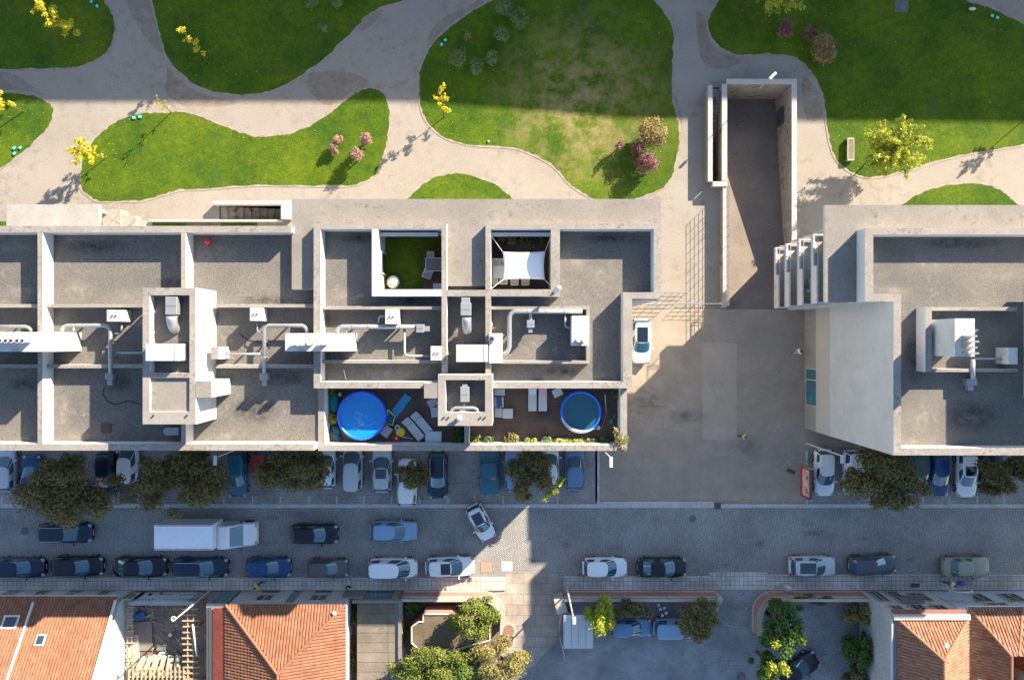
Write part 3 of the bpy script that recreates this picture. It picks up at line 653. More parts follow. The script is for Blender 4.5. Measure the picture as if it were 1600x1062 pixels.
fan(823,500,835,512,825.5,512,832,519.5,14.6,'grey fan box hanging from the duct on the right roof')
fan(257,668,279,680,254,671,257,677,14.2,'pale blue-grey unit under the left tower by the street parapet')
fan(719.5,473,736,493,720.5,464.5,734,473,14.9,'tapered grey air unit in the narrow centre bay, upper box')
fan(258,463.5,276,491.5,261,491.5,274,495,17.3,'tapered grey air unit inside the left stairwell tower',16.47)
fan(719,604,733,628,722,600,730,604,15.9,'grey fan box inside the small street-side tower',15.02)
def elbow(px,py,z,r,label,zb,dx=0,dy=-1):
    a = W(px,py,z); t = []
    for i in range(7):
        u = i/6*math.pi/2; t.append(a+Vector((0,-(1-math.cos(u))*0-math.sin(u)*.9, -(1-math.cos(u))*.8)))
    q = MB(); q.tube(t, r, 14); o = q.build('duct_elbow', gray_metal, smooth=True); return tag(o, label, 'duct')
elbow(268,494,17.1,.36,'ribbed curved duct elbow below the unit in the left stairwell tower',16.47)
elbow(729,496,14.8,.34,'ribbed curved duct elbow below the air unit in the centre bay',F)
duct([(705,644,15.6),(706,637),(746,637),(747,644,15.6)],15.7,.18,'white pipe arch inside the small street-side tower')
def cabinet(x0,y0,x1,y1,z,label,zb):
    t = thing('air_handling_unit', (wx((x0+x1)/2,z),wy((y0+y1)/2,z),zb), label, 'air unit')
    q = MB(); q.pbox(x0,y0,x1,y1,zb+.15,z); q.build('housing', white_metal, t, bevel=.04)
    q = MB(); q.pbox(x1-7,y0+.8,x1-6,y1-.8,z,z+.02,z); q.build('seam', steel, t)
    for dx in (.2,.8):
        for dy in (.2,.8):
            q = MB(); x = wx(x0+(x1-x0)*dx,z); y = wy(y0+(y1-y0)*dy,z); q.wbox(x-.06,y-.06,x+.06,y+.06,zb,zb+.15); q.build('foot', darkm, t)
cabinet(227,537,279,564,18.0,'large grey-white air handling cabinet straddling the left stairwell tower',16.47)
cabinet(712.5,538.5,762,565.5,15.6,'large white air handling cabinet in the narrow centre bay',F+.02)
t = thing('roof_vent', W(867,455,P), 'small white cowl on the coping corner of the shaded terrace', 'vent')
q = MB(); q.tube([W(867,455,P), W(867,455,P)+Vector((0,0,.5)), W(867,455,P)+Vector((.2,.15,.75))], .17, 12); q.build('pipe', white_metal, t); q = MB(); q.ball(W(867,455,P)+Vector((.22,.17,.8)), .2); q.build('cowl', white_metal, t, smooth=True)
t = thing('roof_vent', W(718,652,SZT), 'small white bent cowl on the wide coping of the small tower', 'vent')
q = MB(); q.cyl(W(718,652,SZT), .15, .35, 12); q.build('pipe', white_metal, t); q = MB(); q.ball(W(718,652,SZT)+Vector((0,0,.42)), (.24,.24,.14)); q.build('cowl', white_metal, t, smooth=True)
for x,y,z in ((240,649,TZ),(292,649,TZ),(694,652,SZT),(701,652,SZT),(751,652,SZT),(758,652,SZT)):
    q = MB(); q.cyl(W(x,y,z),.06,.12,8); q.build('vent', black, b1)
q = MB(); q.pbox(158,661.5,173,675.5,F+.02,F+.1); o = q.build('roof_hatch', plain('rusty hatch',(.07,.04,.033),.8)); tag(o,'dark brown square hatch on the gravel roof left of the tower','roof hatch')
q = MB(); a = W(326,378,F+.02); q.ball(a+Vector((0,0,.22)),.24,14,9); o = q.build('ball', plain('red ball',(.6,.02,.05),.4), smooth=True); tag(o,'small red ball lying on the shaded gravel roof','ball')
q = MB(); a = W(560,463.5,F+.02); q.rbox(a,.42,.3,.06,.5); q.rbox(a+Vector((.3,.1,0)),.3,.3,.04,1.0); o = q.build('loose_slab', conc_light); tag(o,'two loose pale slabs on the gravel roof beside the turf terrace','slab')
q = MB(); q.tube([W(537,577,F+.05),W(540,590,F+.05),W(541,592,F+.05)],.04,5); o = q.build('loose_pipe', white_metal); tag(o,'thin white stick lying in the narrow shaded roof strip','pipe')
q = MB(); q.tube([W(x,y,F+.04) for x,y in ((372,520),(385,530),(398,533),(420,540),(422,545))],.03,5); o = q.build('cable', black); tag(o,'black cable snaking over the gravel right of the left tower','cable')
q = MB(); q.tube([W(x,y,F+.04) for x,y in ((163,605),(160,615),(168,627),(180,632),(200,626),(215,630),(222,632))],.03,5); o = q.build('cable', black); tag(o,'black cable curling from the fan box to the left tower','cable')
q = MB(); q.tube([W(452,380,F+.05),W(450,690,F+.05)],.02,4) ; 
# ------------------------------------------------------------------ apartment block two (right)
P2, F2, S2 = 16.65, 15.3, 14.2
b2 = thing('apartment_building', W(1430,540), 'white apartment block on the right with tall blank side wall and access galleries', 'building')
X0 = 458/S0; YS = wy(711,P2); YN = wy(320.5,S2); XG = 391.5/S0; YG0 = wy(471,15.2); YG1 = -137.6/-S0
q = MB()
q.wbox(X0, YS, 62, wy(470,P2), 5.6, F2); q.wbox(X0+.02, YS+.02, 62, wy(470,P2), 0, 5.6)
PN, FN = 15.6, 14.3; XB = wx(1351.5,PN); XBN = XB; q.wbox(XBN, wy(470,P2), 62, wy(356,PN), 0, FN); q.wbox(XB, wy(356,PN), 62, YN-.9, 0, S2)
tall = q.build('wall', white_wall, b2)
q = MB(); q.wbox(XG, YG0, XB, YN, S2-.25, S2); q.wbox(XB, YN-.9, 62, YN, S2-.25, S2); q.build('wall', white_wall, b2)
q = MB(); q.wbox(XG, YG0, XB, YN, S2, S2+.02); q.wbox(XB, wy(356,PN), 62, YN, S2, S2+.02); q.build('slab_roof', conc_light, b2)
q = MB(); q.wbox(XB, wy(470,P2), 62, wy(356,PN), FN, FN+.02); q.wbox(X0, YS, 62, wy(470,P2), F2, F2+.02); q.build('roof', gravel_roof, b2)
def wall2(x0,y0,x1,y1,z1=P2,z0=F2+.02,mat=None): return wall(x0,y0,x1,y1,z1,z0,b2,mat=mat)
wall2(1351.5,356.5,1900,366.5,PN,FN+.02); wall2(1351.5,366.7,1364.5,471,PN,FN+.02); wall2(1364.7,459,1408,471,PN,FN+.02); wall2(1396,471.2,1408,711); wall2(1408.2,699.5,1900,711)
# facing strips on the shaded side wall: storey bands, board-marked upper part
bm = brickmat('board marked concrete', (.72,.70,.665), (.68,.66,.625), (.60,.585,.55), 3.2, .28, R(90), .012, bmp=.1, grain=.12, amp=.25, big=.5, c3=(.56,.53,.48))
band = surf('beige band render', (.72,.66,.58), (.68,.62,.54), .5, 4, c3=(.5,.44,.37), grain=.08)
low = surf('ochre plinth', (.37,.345,.29), (.33,.305,.26), .6, 4, c3=(.22,.19,.13), grain=.1)
q = MB(); q.wbox(X0-.05, YS, X0, wy(470,P2), 5.6, P2-.02); q.build('side_wall_cladding', bm, b2)
q = MB(); q.wbox(X0-.08, YS+.01, X0+.02, YG0, 2.75, 5.6); q.build('side_wall_band', band, b2)
q = MB(); ya_, yb_ = wy(575.5,1.4), wy(633.5,1.4)
q.wbox(X0-.04, YS+.02, X0+.02, yb_, 0, 2.75); q.wbox(X0-.04, ya_, X0+.02, YG0, 0, 2.75); q.wbox(X0-.04, yb_, X0+.02, ya_, 0, .35); q.build('side_wall_plinth', low, b2)
q = MB(); q.wbox(X0-.01, yb_, X0+.025, ya_, .35, 2.75); sw_ = q.build('shop_window', tealglass, b2)
q = MB(); q.wbox(X0-.06, yb_+(ya_-yb_)*.68, X0-.01, yb_+(ya_-yb_)*.71, .35, 2.75); q.wbox(X0-.06, yb_, X0-.01, yb_+.08, .35, 2.75); q.wbox(X0-.06, ya_-.08, X0-.01, ya_, .35, 2.75); q.build('window_frame', cream_m, sw_)
tealp = plain('teal cross', (.01,.28,.30), .4); q = MB(); cy_ = yb_+.62
for i in range(24):
    a, b = 2*math.pi*i/24, 2*math.pi*(i+1)/24
    q.add([(X0-.015,cy_+r*math.cos(t),1.35+r*1.25*math.sin(t)) for t, r in ((a,.42),(b,.42),(b,.34),(a,.34))], [(0,1,2,3)])
q.wbox(X0-.02,cy_-.09,X0-.013,cy_+.09,1.05,1.65); q.wbox(X0-.022,cy_-.25,X0-.012,cy_+.25,1.27,1.43); q.build('cross_emblem', tealp, sw_)
# access galleries
gal = surf('gallery floor', (.42,.39,.36), (.36,.34,.32), .8, 6, c3=(.22,.2,.18))
for k, z in enumerate((3.3, 5.95, 8.85, 11.75)):
    q = MB(); q.wbox(XG, YG0, XB, YG1, z-.2, z); g_ = q.build('gallery', gal, b2)
    q = MB(); q.wbox(XG, YG0, XG+.14, YG1+.0, z, z+.28); q.wbox(XG, YG0, XG+.12, 96/S0, z+.28, z+.95); q.wbox(XG+.14, YG0, XB, YG0+.12, z, z+.95); q.build('gallery_parapet', white_wall, g_)
    q = MB(); q.wbox(XG+.14,YG1-.12,XB,YG1,z,z+.3); q.build('gallery_parapet', white_wall, g_)
    for yy in np.linspace(YG0+.6, YG1-.3, 5):
        q = MB(); q.tube([(XG+.07,yy,z+.28),(XG+.07,yy,z+1.05)], .025, 5); q.tube([(XG+.07,yy,z+1.02),(XG+.95,yy,z+1.02)],.02,5) ; q.build('railing_post', steel, g_)
    q = MB(); q.tube([(XG+.07,YG0,z+1.05),(XG+.07,YG1,z+1.05)], .03, 5); q.tube([(XG+.95,YG0,z+1.02),(XG+.95,YG1,z+1.02)], .03, 5); q.tube([(XG+.07,YG1,z+1.05),(XG+1.6,YG1,z+1.05)], .03, 5); q.build('handrail', cream_m, g_)
q = MB(); a = (XG+.8, 75/S0, 9.05); q.rbox(a,.25,.9,.9,.1); q.rbox((a[0]-.1,a[1]-.45,9.05),.5,.25,.5,.3); o = q.build('hanging_laundry', white_metal); tag(o,'white laundry hanging on the third gallery','laundry')
# mechanical enclosure on block two
wall2(1446,479.5,1456,581,16.6); wall2(1456.2,479.5,1589.5,485,16.2); wall2(1456.2,576,1589.5,581,16.2)
q = MB(); q.pbox(1492,497.5,1523,557,F2+.02,19.0); mc = q.build('chimney_stack', white_wall, b2)
for i, y in enumerate((525,533.5,542.5,551.5)):
    a = W(1512,y,19.0); q = MB(); q.wbox(a.x-.4,a.y-.06,a.x+.3,a.y+.06,19.0,19.6+.2*(i%2)); q.build('flue_fin', steel, mc)
q = MB(); q.pbox(1655,440,1800,625,F2+.02,19.0); q.wbox(wx(1655,19),wy(628,19),wx(1655,19)+3,wy(625,19),F2+.02,18); q.build('stairwell_tower', white_wall, b2)
q = MB(); q.pbox(1576,543,1590,569,F2+.02,16.8); q.build('chimney_stack', white_wall, b2)
duct([(1520,561),(1520,592)],16.2,.26,'grey duct running down to the fan box on the right block')
duct([(1524,560.5),(1578,560.5)],16.0,.12,'thin blue-grey pipe across the right block roof')
fan(1511,591.5,1527,602,1514,602,1523,610,15.9,'grey fan box below the low wall on the right block',F2+.02)

for k, (x,y,rx,ry,m_) in enumerate(((20,386,2.2,.7,dust_m),(112,374,1.6,.8,dust_m),(35,455,1.8,.6,dust_m),(120,455,1.6,1.0,dust_m),(200,462,1.8,.6,dust_m),(330,470,1.4,.8,dust_m),(352,395,1.2,.7,dust_m),(100,640,.8,1.6,dust_m),(118,680,1.4,.7,dust_m),(350,680,2.2,.8,dust_m),
    (45,690,1.6,.6,dust_m),(540,460,1.5,.7,dust_m),(600,585,2.6,.5,dust_m),(720,515,.9,.5,dust_m),(830,545,1.3,.6,dust_m),(940,430,1.2,1.6,dust_m),(950,590,1.4,.6,dust_m),(900,410,1.4,.9,dust_m),(270,450-9,1.6,.4,grime_m),(420,470,2.4,.5,grime_m),(150,385,2.6,.6,grime_m),
    (560,372,1.6,.5,grime_m),(515,500,.9,.8,grime_m),(960,372,2.6,.5,grime_m),(40,600,1.6,.6,grime_m),(190,600,1.2,.9,grime_m),(400,640,2.0,1.2,grime_m),(450,590,1.4,.7,grime_m),(880,580,1.8,.4,grime_m),(640,470,2.0,.4,grime_m))):
    stain('roof_stain', x, y, F+.026+.0015*(k%3), rx, ry, m_, b1)
for k, (x,y,rx,ry,m_,z_) in enumerate(((1450,410,2.2,.9,dust_m,FN),(1560,430,2.0,.7,dust_m,FN),(1400,455,1.2,.8,dust_m,FN),(1440,650,1.6,1.8,dust_m,F2),(1430,690,1.6,.6,dust_m,F2),(1560,520,.9,.8,dust_m,F2),(1500,380,3.0,.5,grime_m,FN),(1520,650,2.6,1.4,grime_m,F2),(1430,560,.9,2.0,grime_m,F2))):
    stain('roof_stain', x, y, z_+.026+.0015*(k%3), rx, ry, m_, b2)
for k in range(34):
    stain('oil_stain', rng.choice([rng.uniform(20,900),rng.uniform(1290,1590)]), rng.uniform(712,772), .0155, rng.uniform(.25,.7), rng.uniform(.3,1.0), oil_m)
for k in range(22): stain('oil_stain', rng.uniform(10,1590), rng.choice([rng.uniform(872,898),rng.uniform(800,865)]), .0155, rng.uniform(.3,1.6), rng.uniform(.2,.5), oil_m)
for k in range(14): stain('oil_stain', rng.uniform(960,1240), rng.uniform(570,770), .0155, rng.uniform(.9,2.6), rng.uniform(.7,2.2), wash_m if k%4 else oil_m)
# ------------------------------------------------------------------ tiled roofs and the old houses along the street
def tiles(poly, eave, mb, tw=.26, tl=.36, seed=1):
    """clay tiles laid over one roof plane; poly = 3-D corners, eave = (a, b) indices of the eave edge"""
    P3 = [Vector(p) for p in poly]; n = len(P3)
    nrm = Vector((0,0,0))
    for i in range(n): nrm += P3[i].cross(P3[(i+1)%n])
    nrm.normalize()
    if nrm.z < 0: nrm = -nrm
    o = P3[eave[0]]; e = (P3[eave[1]]-o).normalized(); s = nrm.cross(e)
    if s.z < 0: s = -s
    uv = [((p-o).dot(e), (p-o).dot(s)) for p in P3]
    def inside(u, v):
        c = False
        for i in range(n):
            (x1,y1),(x2,y2) = uv[i], uv[(i+1)%n]
            if (y1 > v) != (y2 > v) and u < (x2-x1)*(v-y1)/(y2-y1)+x1: c = not c
        return c
    u0, u1 = min(a for a, b in uv), max(a for a, b in uv); v0, v1 = min(b for a, b in uv), max(b for a, b in uv)
    rg = random.Random(seed)
    v = v0
    while v < v1:
        u = u0
        while u < u1:
            if inside(u+tw/2, v+tl*.5):
                j = rg.uniform(-.01,.01); hh = .075+rg.uniform(-.01,.01)
                pts = []
                for (vv, lift) in ((v-.04, .035), (v+tl, 0)):
                    for k, h in ((0,.0),(.22,hh*.8),(.5,hh),(.78,hh*.8),(1,.0)):
                        pts.append(o+e*(u+tw*k*.98+j)+s*vv+nrm*(h+lift))
                mb.add(pts, [(0,1,6,5),(1,2,7,6),(2,3,8,7),(3,4,9,8),(0,4,3,2,1)])
            u += tw
        v += tl
    return nrm
def roofplane(polys, eaves, mat, parent, seed=1, name='roof'):
    b = MB()
    for p in polys:
        b.add(p, [tuple(range(len(p)))])
    r = b.build(name, mat, parent)
    t = MB()
    for k, (p, e) in enumerate(zip(polys, eaves)): tiles(p, e, t, seed=seed+k)
    t.build('roof_tiles', mat, r, smooth=False)
    return r
def ridge(a, b, parent, mat, r=.13):
    q = MB(); q.tube([a, b], r, 8); return q.build('ridge_cap', mat, parent)
def V(x, y, z): return Vector((x, y, z))
facade_g = surf('grey facade', (.34,.33,.31), (.28,.27,.26), 1, 5, c3=(.2,.19,.18))
white_fac = surf('white facade', (.66,.67,.68), (.6,.61,.62), 1, 5, grain=.06)
blue_fac = surf('pale blue facade', (.42,.50,.58), (.38,.46,.54), 1, 5, grain=.06)
def facwin(parent, x0, x1, yf, z0, z1, frame=None, glass=None, depth=.1):
    """a window on a facade looking to the street (north); yf = facade plane"""
    q = MB(); q.wbox(x0, yf-.02, x1, yf+.03, z0, z1); g = q.build('window', glass or winglass, parent)
    q = MB(); f = .09
    for a in ((x0-f,z0-f,x1+f,z0),(x0-f,z1,x1+f,z1+f),(x0-f,z0,x0,z1),(x1,z0,x1+f,z1),((x0+x1)/2-.03,z0,(x0+x1)/2+.03,z1)):
        q.wbox(a[0], yf-.01, a[2], yf+depth, a[1], a[3])
    q.build('window_frame', frame or cream_m, g)
YF = -391.5/S0
# left orange house
h1 = thing('tiled_house', (-40, -28, 0), 'long orange clay-tiled house at bottom left with a sunlit white end wall', 'house')
xr = -591/S0; xl = -70.0; ye = YF+.45; ze = 3.1; yr = -30.5; zr = 3.1+(YF+.45-yr)*-0+ (abs(yr)-abs(ye))*.70
q = MB(); q.prism([(xl,YF),(xr,YF),(xr,-39),(xl,-39)], 0, 3.0); w1 = q.build('wall', facade_g, h1)
q = MB(); q.add([(xr-.05,YF,3.0),(xr-.05,yr,zr-.15),(xr-.05,-39,3.0),(xr+.25,YF,3.0),(xr+.25,yr,zr-.15),(xr+.25,-39,3.0)], [(0,2,1),(3,4,5),(0,1,4,3),(1,2,5,4)]); q.wbox(xr+.01,-39,xr+.25,YF-.0,0,3.0); q.build('end_wall', white_wall, h1)
r1 = roofplane([[V(xl,ye,ze),V(xr,ye,ze),V(xr,yr,zr),V(xl,yr,zr)],[V(xl,-39.4,ze),V(xr,-39.4,ze),V(xr,yr,zr),V(xl,yr,zr)]], [(0,1),(0,1)], tile_m, h1, 3)
ridge(V(xl,yr,zr+.05),V(xr,yr,zr+.05),h1,tile_m)
xs_ = -712/S0
def onr(x, y, d=.1): return V(x, y, ze+(ye-y)*.70+d)
q = MB(); q.tube([onr(xs_,ye-.35), onr(xs_,yr)], .12, 8); q.build('party_ridge', white_metal, h1)
q = MB(); q.tube([onr(xr+.05,ye-.2,.16), onr(xr+.05,yr,.16)], .14, 8); q.build('verge', white_metal, h1)
q = MB(); q.tube([V(xl,ye+.1,ze-.02), V(xr,ye+.1,ze-.02)], .09, 8); q.build('gutter', cream_m, h1)
for i, x in enumerate(range(-860, -600, 48)):
    xx = x/S0
    q = MB(); q.wbox(xx, YF-.02, xx+1.5, YF+.06, 0.1, 2.9); q.build('pilaster', white_fac, h1)
    facwin(h1, xx+1.75, xx+2.5, YF+.0, .9 if i%2 else .05, 2.5)
def skylight(px, py, sx, sy, label):
    y = wy(py, 5.3); x = wx(px, 5.3)
    for _ in range(3):
        z = ze+(ye-y)*.70; x = wx(px, z); y = wy(py, z)
    t = thing('skylight', (x, y, z), label, 'skylight'); a = -math.atan(.70)
    for nm, s, h, mt in (('frame',1.0,.16,white_metal),('pane',.72,.18,winglass)):
        q = MB(); M = Matrix.Translation((x,y,z)) @ Matrix.Rotation(a, 4, 'X')
        v = [M @ Vector((i*sx*s/2, j*sy*s/2, k*h)) for k in (0,1) for i, j in ((-1,-1),(1,-1),(1,1),(-1,1))]
        q.add(v, [(0,3,2,1),(4,5,6,7),(0,1,5,4),(1,2,6,5),(2,3,7,6),(3,0,4,7)]); q.build(nm, mt, t)
skylight(17,972,1.35,1.15,'large roof window in the leftmost tiled roof at the photo edge')
skylight(64,1000,.8,.95,'small roof window in the orange tiled roof, right of the pale party ridge')
# building site shell
x0s, x1s = wx(205,0)+.3, wx(333,0)
sl = MB(); sl.wbox(xr+.3, -40, wx(345,.5), YF, .0, .35); o = sl.build('site_ground', debris); struct(o)
fw = thing('site_facade', (wx(262),YF,0), 'ruined roofless facade with faded posters closing the building site', 'facade')
q = MB()
xa_, xb_ = wx(196), wx(322)
q.wbox(xa_, YF-.3, wx(232), YF, .35, 2.3); q.wbox(wx(226), YF-.3, xb_, YF, .35, 3.0); q.build('wall', facade_g, fw)
q = MB(); q.wbox(wx(232)+.1, YF, xb_-.5, YF+.03, .5, 2.95); q.build('hoarding', white_fac, fw)
bl = plain('blue lettering', (.03,.16,.42), .6); pu = plain('faded poster', (.36,.38,.58), .6)
xx = wx(234)+.2
for i in range(5): q = MB(); q.ball((xx+.3*i, YF+.04, 2.55), (.12,.03,.16), 8, 5); q.build('graffiti', bl, fw)
for i, (a, b_2, z0, z1, mt) in enumerate(((2.0,3.3,2.2,2.8,pu),(3.5,3.6,2.2,2.8,bl),(3.7,4.8,2.3,2.45,bl),(3.9,4.7,2.6,2.72,tealp),(5.0,5.06,2.1,2.9,black),(5.1,5.9,2.5,2.6,black),(1.2,2.4,1.1,1.2,black),(3.0,4.6,1.2,1.28,black),(.2,.5,.8,1.4,black),(1.1,1.3,.6,1.0,black))):
    q = MB(); q.wbox(xx+a, YF+.03, xx+min(b_2,6.0), YF+.045, z0, z1); q.build('graffiti', mt, fw)
# timber frames
def tp(px, py, z): return W(px, py, z)
fr = thing('timber_scaffold', tp(300,990,.35), 'right-hand ladder-like frame of pale timber rungs in the building site', 'scaffold')
q = MB(); q.tube([tp(293,938,2.6),tp(293,1100,2.6)],.06,4); q.tube([tp(302,944,2.6),tp(302,1100,2.6)],.06,4); q.build('rail', wood_m, fr)
for i in range(17):
    y = 951+i*9.1; q = MB(); a = tp(286+rng.uniform(-3,1),y,2.68); b = tp(311+rng.uniform(-3,2),y,2.68); q.wbox(a.x,a.y-.05,b.x,a.y+.05,2.63,2.73); q.build('rung', wood_m, fr)
for y in (945,985,1030,1075):
    for x in (293,302): a = tp(x,y,2.6); q = MB(); q.wbox(a.x-.06,a.y-.06,a.x+.06,a.y+.06,.35,2.6); q.build('post', wood_m, fr)
q = MB(); q.tube([tp(301,975,2.85),tp(308,1024,2.85)],.1,6); q.build('brace', white_metal, fr)
fl = thing('timber_scaffold', tp(199,990,.35), 'left-hand timber ladder frame along the white end wall of the site', 'scaffold')
q = MB(); q.tube([tp(199,938,2.3),tp(199,1100,2.3)],.06,4); q.tube([tp(206,938,2.3),tp(206,1048,2.3)],.05,4); q.build('rail', wood_m, fl)
for i in range(17):
    y = 948+i*9.3; q = MB(); a = tp(197,y,2.38); b = tp(209+rng.uniform(-2,2),y,2.38); q.wbox(a.x,a.y-.05,b.x,a.y+.05,2.33,2.43); q.build('rung', wood_m, fl)
for y in (945,985,1030,1075): a = tp(200,y,2.3); q = MB(); q.wbox(a.x-.06,a.y-.06,a.x+.06,a.y+.06,.35,2.3); q.build('post', wood_m, fl)
fb = thing('timber_scaffold', tp(248,1050,.35), 'wide timber joist platform at the bottom of the building site', 'scaffold')
for y in (1048,1056,1078): q = MB(); a = tp(199,y,2.5); b = tp(296,y,2.5); q.wbox(a.x,a.y-.07,b.x,a.y+.07,2.45,2.6); q.build('beam', wood_m, fb)
for i in range(15): q = MB(); x = 201+i*6.6; a = tp(x,1044-rng.uniform(0,5),2.68); b = tp(x,1100,2.68); q.wbox(a.x-.05,b.y,a.x+.05,a.y,2.6,2.7); q.build('joist', wood_m, fb)
for i in range(7): q = MB(); a = tp(207+i*11.5,1040,1.6); q.rbox(a,.4+.1*(i%2),1.9,.05,-.5+.06*i); q.build('board', cream_m, fb)
for x in (200,245,294): q = MB(); a = tp(x,1052,2.4); q.wbox(a.x-.07,a.y-.07,a.x+.07,a.y+.07,.35,2.45); q.build('post', wood_m, fb)
def loose(name, px, py, s, a, mat, label, cat, z=.35):
    q = MB(); q.rbox(W(px,py,z), s[0], s[1], s[2], a); return tag(q.build(name, mat, bevel=.02), label, cat)
pb = plain('blue tarp', (.03,.14,.28), .6)
loose('blue_crate', 221,961,(1.0,.55,.4), .5, pb, 'blue plastic crate among rubble in the building site','crate')
loose('plank', 258,1003,(2.9,.32,.06), -.62, conc_light, 'long grey board lying diagonally across the site floor, upper one','plank')
loose('plank', 272,1017,(2.6,.3,.06), -.66, conc_light, 'long grey board lying diagonally across the site floor, lower one','plank',.42)
loose('plank', 262,992,(1.9,.12,.06), -.6, oldwood, 'thin dark plank above the grey boards in the site','plank')
loose('concrete_slab', 222,992,(2.0,2.6,.25), .05, conc_light, 'big grey slab of concrete lying by the left frame of the site','slab')
loose('concrete_slab', 213,1008,(.7,2.2,.35), .0, cream_m, 'narrow beige slab beside the big grey one','slab')
loose('pallet', 224,1021,(1.3,.9,.15), .1, oldwood, 'wooden pallet below the grey slab in the site','pallet')
loose('trough', 254,1011,(.8,.5,.3), -.2, steel, 'small open metal trough beside the white sack','trough')
q = MB(); q.ball(W(257,1022,.35)+Vector((0,0,.25)), (.52,.42,.45), 12, 8); tag(q.build('sack', surf('white sack',(.7,.66,.58),(.6,.56,.5),3,8)), 'big white rubble sack near the timber platform','sack')
loose('crate', 244,1026,(.45,.55,.5), 0, surf('peach crate',(.6,.36,.22),(.5,.3,.2),2,8), 'peach coloured box left of the white rubble sack','box')
q = MB(); q.cyl(W(268.5,989,.35), .17, .4, 12); tag(q.build('bucket', white_metal), 'white bucket on the dusty floor of the site','bucket')
for i in range(26):
    pass
rb = MB()
for i in range(170):
    x, y = rng.uniform(212,245), rng.uniform(938,975)
    if i > 110: x, y = rng.uniform(205,290), rng.uniform(940,1040)
    rb.rbox(W(x,y,.33), rng.uniform(.1,.4), rng.uniform(.06,.2), rng.uniform(.05,.2), rng.uniform(0,3), rng.uniform(-.3,.3))
tag(rb.build('rubble', surf('broken plaster',(.36,.33,.30),(.24,.21,.19),3,9)), 'scattered broken rubble over the floor of the building site', 'rubble', kind='stuff')
# narrow red-roofed building with teal shopfront
nbd = thing('narrow_building', (wx(356),YF-6,0), 'narrow building with red metal roof and teal glass shopfront between site and hipped house', 'building')
xn0, xn1 = wx(322,3.6), wx(351.5,3.6)
q = MB(); q.wbox(xn0, -40, xn1-.1, YF, 0, 3.55); q.build('wall', facade_g, nbd)
redroof = surf('red metal roof', (.15,.033,.022), (.11,.027,.018), .9, 6, c3=(.05,.03,.025))
q = MB(); q.wbox(wx(333,3.7), -40, wx(347.5,3.7), YF-.35, 3.55, 3.7); q.build('roof', redroof, nbd)
for x in (324.5,328.5): q = MB(); q.wbox(wx(x,3.7)-.1, -40, wx(x,3.7)+.08, YF-.3, 3.55, 3.75); q.build('gutter', darkm, nbd)
for i in range(3):
    x0 = xn0+.15+i*.55; q = MB(); q.wbox(x0, YF, x0+.48, YF+.04, .3, 3.2); q.build('shop_window', tealglass, nbd)
# hipped roof house
h2 = thing('tiled_house', (-335/S0, -28.5, 0), 'hipped terracotta-roofed house in the bottom centre-left with two white facade panels', 'house')
ex0, ex1, eyN, eyS = -424/S0, -247/S0, YF, -40.0; zE = 3.7
q = MB(); q.wbox(ex0+.1, eyS+.1, ex1-.1, YF-.05, 0, zE-.05); q.build('wall', white_fac, h2)
mx = (ex0+ex1)/2; dd = (ex1-ex0)/2; zA = zE+2.25; yA = eyN-dd+.1
roofplane([[V(ex0,eyN,zE),V(ex1,eyN,zE),V(mx,yA,zA)],[V(ex0,eyS,zE),V(ex0,eyN,zE),V(mx,yA,zA),V(mx,eyS,zA)],[V(ex1,eyS,zE),V(ex1,eyN,zE),V(mx,yA,zA),V(mx,eyS,zA)]], [(0,1),(0,1),(0,1)], tile_m, h2, 9)
for a, b in ((V(ex0,eyN,zE+.06),V(mx,yA,zA+.08)),(V(ex1,eyN,zE+.06),V(mx,yA,zA+.08)),(V(mx,yA,zA+.08),V(mx,eyS,zA+.08))): ridge(a,b,h2,tile_m,.12)
q = MB(); q.ball(V(ex1-.85,eyN-.6,zE+.45),(.22,.22,.16)); q.build('roof_ornament', white_wall, h2)
q = MB(); q.tube([V(ex1+.08,eyN,zE),V(ex1+.08,eyS,zE)],.09,8); q.build('gutter', white_metal, h2)
for x0 in (ex0+.9, ex0+5.6):
    q = MB(); q.wbox(x0, YF-.05, x0+3.9, YF+.03, .1, zE-.1); q.build('facade_panel', white_wall, h2)
    facwin(h2, x0+1.3, x0+2.6, YF+.03, 1.4, 2.9)
    q = MB(); q.wbox(x0+1.2, YF+.03, x0+2.7, YF+.09, .1, .6); q.build('vent_grille', darkm, h2)
q = MB(); q.wbox(ex0+4.85, YF-.04, ex0+5.55, YF+.02, .1, 3.0); q.build('door', tealglass, h2)
# overgrown alley and garage
sheet('alley_ground', [(538,925),(562,925),(562,1400),(538,1400)], .012, soil)
gg = thing('garage', W(590,1000), 'low flat-roofed garage of weathered brown-grey slabs with teal door', 'garage')
gx0, gx1, gx2 = wx(558,2.1), wx(617,2.1), wx(628,2.1)
groof = brickmat('garage roof slabs', (.27,.23,.18), (.21,.18,.145), (.12,.10,.08), 3.6, .85, 0, .03, offset=0, grain=.3, c3=(.15,.13,.10), rough=.9)
q = MB(); q.wbox(gx0, -42, gx2, YF-.35, 0, 1.98); q.build('wall', facade_g, gg)
q = MB(); q.wbox(gx0, -42, gx1, YF-.35, 1.98, 2.1); q.build('roof', groof, gg)
q = MB(); q.wbox(gx1+.0, -42, gx1+.3, YF-.3, 1.98, 2.1); q.wbox(gx1+.3, -42, gx2, YF-.3, 1.98, 2.3); q.wbox(gx0-.4, YF-.35, gx2, YF-.1, 0, 2.35); q.build('side_wall', concr, gg)
q = MB(); q.wbox(wx(574), YF-.1, wx(617), YF-.02, .1, 1.75); q.build('door', tealglass, gg)
for x0, x1 in ((541,573),(618,627)): q = MB(); q.wbox(wx(x0), YF-.1, wx(x1), YF+.1, 0, 1.9); q.build('pier', concr, gg)
